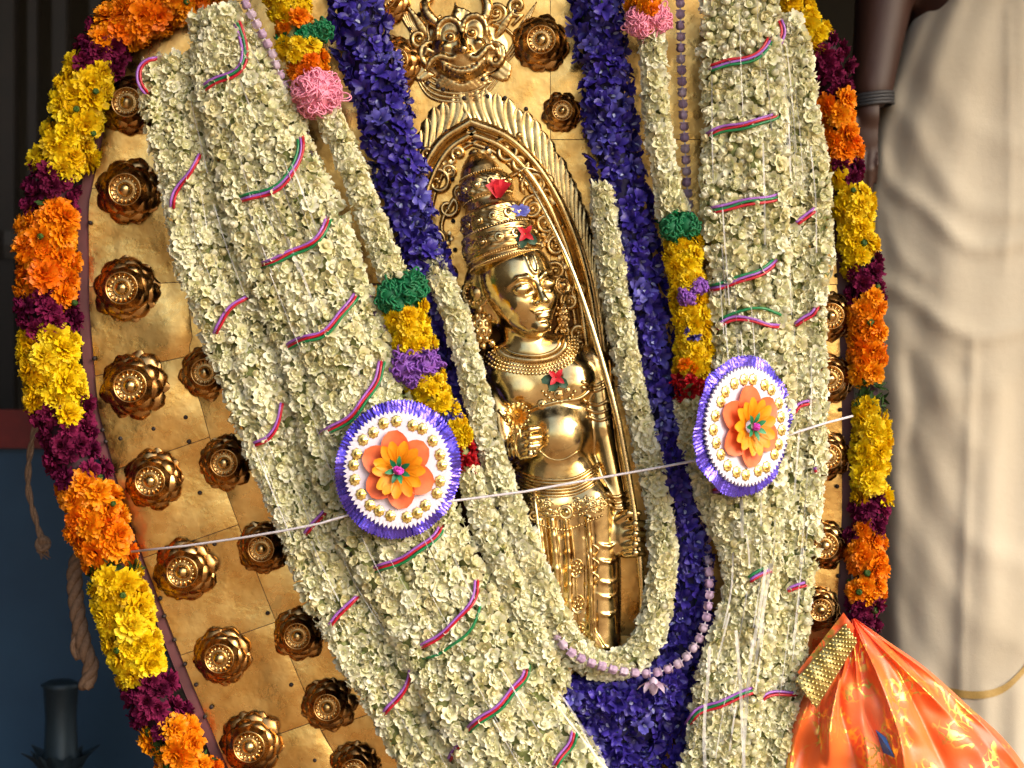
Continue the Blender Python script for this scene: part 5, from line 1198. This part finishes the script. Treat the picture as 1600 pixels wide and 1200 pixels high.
    P = catmull(np.array([(1440, 1066), (1490, 1082), (1530, 1086), (1565, 1078), (1592, 1056), (1622, 1020), (1660, 1000)], float), step=8); b = MB(); rows = []
    for x, y in P: rows.append([hit2(bv, x, y-6), hit2(bv, x, y), hit2(bv, x, y+6)])
    b.grid(rows); link('gold_border', b.me('gold_border', [GB]), dh)
def hit2(bv, px, py):
    dr = (q(px, py, 0)-CAMP).normalized(); loc, n, i, ds = bv.ray_cast(CAMP, dr)
    return np.array((loc if loc is not None else q(px, py, -210))-dr*2.5*U)
person()

# ------------------------------------------------------------------ orange brocade cloth, bottom right
def brocade():
    m, t, b, N, L = nodes('orange_brocade'); b.inputs['Roughness'].default_value = .38; b.inputs['Sheen Weight'].default_value = .08
    tc = N.new('ShaderNodeTexCoord')
    vo = N.new('ShaderNodeTexVoronoi'); vo.inputs['Scale'].default_value = 75; vo.feature = 'DISTANCE_TO_EDGE'
    wv = N.new('ShaderNodeTexNoise'); wv.inputs['Scale'].default_value = 130; wv.inputs['Detail'].default_value = 2; L.new(tc.outputs['Object'], wv.inputs['Vector']); wv.inputs['Scale'].default_value = 30
    vm = N.new('ShaderNodeVectorMath'); vm.operation = 'MULTIPLY_ADD'; L.new(wv.outputs['Color'], vm.inputs[0]); vm.inputs[1].default_value = (.05, .05, .05); L.new(tc.outputs['Object'], vm.inputs[2]); L.new(vm.outputs[0], vo.inputs['Vector'])
    ad = N.new('ShaderNodeMath'); ad.operation = 'MULTIPLY'; ad.inputs[1].default_value = 1; L.new(vo.outputs['Distance'], ad.inputs[0])
    mask = ramp(N, L, ad.outputs[0], [(.07, (1, 1, 1)), (.10, (0, 0, 0))])
    n2 = noise(N, L, 9, 3); base = ramp(N, L, n2.outputs[0], [(.35, (.84, .10, .022)), (.55, (.90, .17, .03)), (.68, (.88, .20, .08))])
    n3 = noise(N, L, 24, 2); mm = N.new('ShaderNodeMath'); mm.operation = 'MULTIPLY'; L.new(mask.outputs[0], mm.inputs[0]); L.new(ramp(N, L, n3.outputs[0], [(.47, (0, 0, 0)), (.53, (1, 1, 1))]).outputs[0], mm.inputs[1])
    mx = N.new('ShaderNodeMix'); mx.data_type = 'RGBA'; L.new(mm.outputs[0], mx.inputs[0]); L.new(base.outputs[0], mx.inputs[6]); mx.inputs[7].default_value = (.80, .50, .10, 1)
    L.new(mx.outputs[2], b.inputs['Base Color']); L.new(rr(N, L, mm.outputs[0], .0, .85, 0, 1).outputs[0], b.inputs['Metallic'])
    n5 = noise(N, L, 60, 3); bp = N.new('ShaderNodeBump'); bp.inputs['Strength'].default_value = .25; bp.inputs['Distance'].default_value = .002; L.new(n5.outputs[0], bp.inputs['Height']); L.new(bp.outputs[0], b.inputs['Normal'])
    root = empty('brocade_cloth', q(1400, 1330, 80), 'shiny orange and gold brocade cloth gathered under a gold bead band, lower right corner', 'cloth')
    top = [(1312, 975), (1345, 972), (1352, 985)]
    rows = []; nu, nv = 120, 90; r = random.Random(5)
    fan = [(1330, 968)]; L0 = catmull(np.array([(1330, 968), (1300, 1020), (1262, 1075), (1240, 1130), (1228, 1200), (1215, 1330)], float), n=nv); R0 = catmull(np.array([(1336, 966), (1385, 1000), (1445, 1042), (1510, 1100), (1590, 1180), (1680, 1330)], float), n=nv)
    pl = [(.04, .020, 20), (.12, .016, -12), (.20, .022, 24), (.27, .015, -14), (.33, .02, 18), (.42, .022, -14), (.50, .02, 20), (.60, .05, 10), (.70, .025, -10), (.80, .03, 14), (.90, .03, -8), (.965, .02, 16)]
    for j in range(nv):
        v = j/(nv-1); row = []
        for i in range(nu):
            u = i/(nu-1); p = L0[j]*(1-u)+R0[j]*u; bow = np.array([0, -1])*18*math.sin(math.pi*u)*v*0
            d = 92+46*math.sin(math.pi*u)**.7*min(1, v*1.6)-46*(u > 1)
            for c, w, a in pl:
                cc = c+.045*math.sin(v*(4+3*c)+c*37)+.02*v; ww = w*(1+.9*v)*(1+.3*math.sin(v*9+c*11)); d += a*math.exp(-abs((u-cc)/ww)**1.5)*min(1, .25+v*1.4)*(1+.35*math.sin(v*7+c*23))
            d += 5*math.sin(v*17+u*9)*math.sin(u*23)*min(1, v*2)+4*math.sin(v*31-u*12)*v
            if u > .97: d -= (u-.97)/.03*26
            row.append(np.array(q(p[0], p[1], d)))
        rows.append(row)
    b = MB(); b.grid(rows); cl = link('gathered_cloth', b.me('gathered_cloth', [m]), root)
    # folded-over upper strip and gold bead band
    def quadstrip(a, b_, w, d0, name, mat, par, nn=40, sag=4):
        P = [np.array(a)*(1-t)+np.array(b_)*t for t in np.linspace(0, 1, nn)]; rows = []
        for i, p in enumerate(P):
            t = i/(nn-1); ww = w[0]*(1-t)+w[1]*t; nrm = np.array([.58, .81]); nrm = nrm/np.linalg.norm(nrm)
            rows.append([np.array(q(*(p+nrm*ww*s__), d0+8*math.sin(math.pi*(k/8))+1.2*math.sin(i*.7))) for k, s__ in enumerate(np.linspace(0, 1, 9))])
        bb = MB(); bb.grid(rows); return link(name, bb.me(name, [mat]), par)
    quadstrip((1318, 957), (1246, 1050), (30, 42), 112, 'folded_edge', m, root)
    BG = metal('band_gold', (.50, .40, .14), (.72, .60, .26), (.3, .45), 300, .4, 900)
    band = quadstrip((1320, 975), (1243, 1062), (34, 56), 122, 'gold_band', BG, root)
    bb = MB(); 
    for i in range(31):
        t = i/30; a = np.array((1320, 975))*(1-t)+np.array((1243, 1062))*t; w = 34+22*t
        for k in range(8):
            if (i+k) % 2: continue
            s__ = (k+.5)/8; p = a+np.array([.58, .81])*w*s__; bb.ball(q(p[0], p[1], 122+8*math.sin(math.pi*s__)+1), 2.4*U, 6)
    link('bead_rows', bb.me('bead_rows', [BG]), band)
    # small printed blue bird shape woven in, and a dark lozenge
    bvc = bvh_of(cl.data)
    for nm, pts, mat in (('blue_motif', [(1368, 1140), (1384, 1152), (1398, 1184), (1380, 1176)], plain('motif_blue', (.04, .16, .55), .4)), ):
        bb = MB(); V = [np.array(hit(bvc, x, y, 1.5, 110)) for x, y in pts]; bb.add(V, [tuple(range(len(V)))]); link(nm, bb.me(nm, [mat], False), cl)
brocade()
bpy.context.view_layer.update()
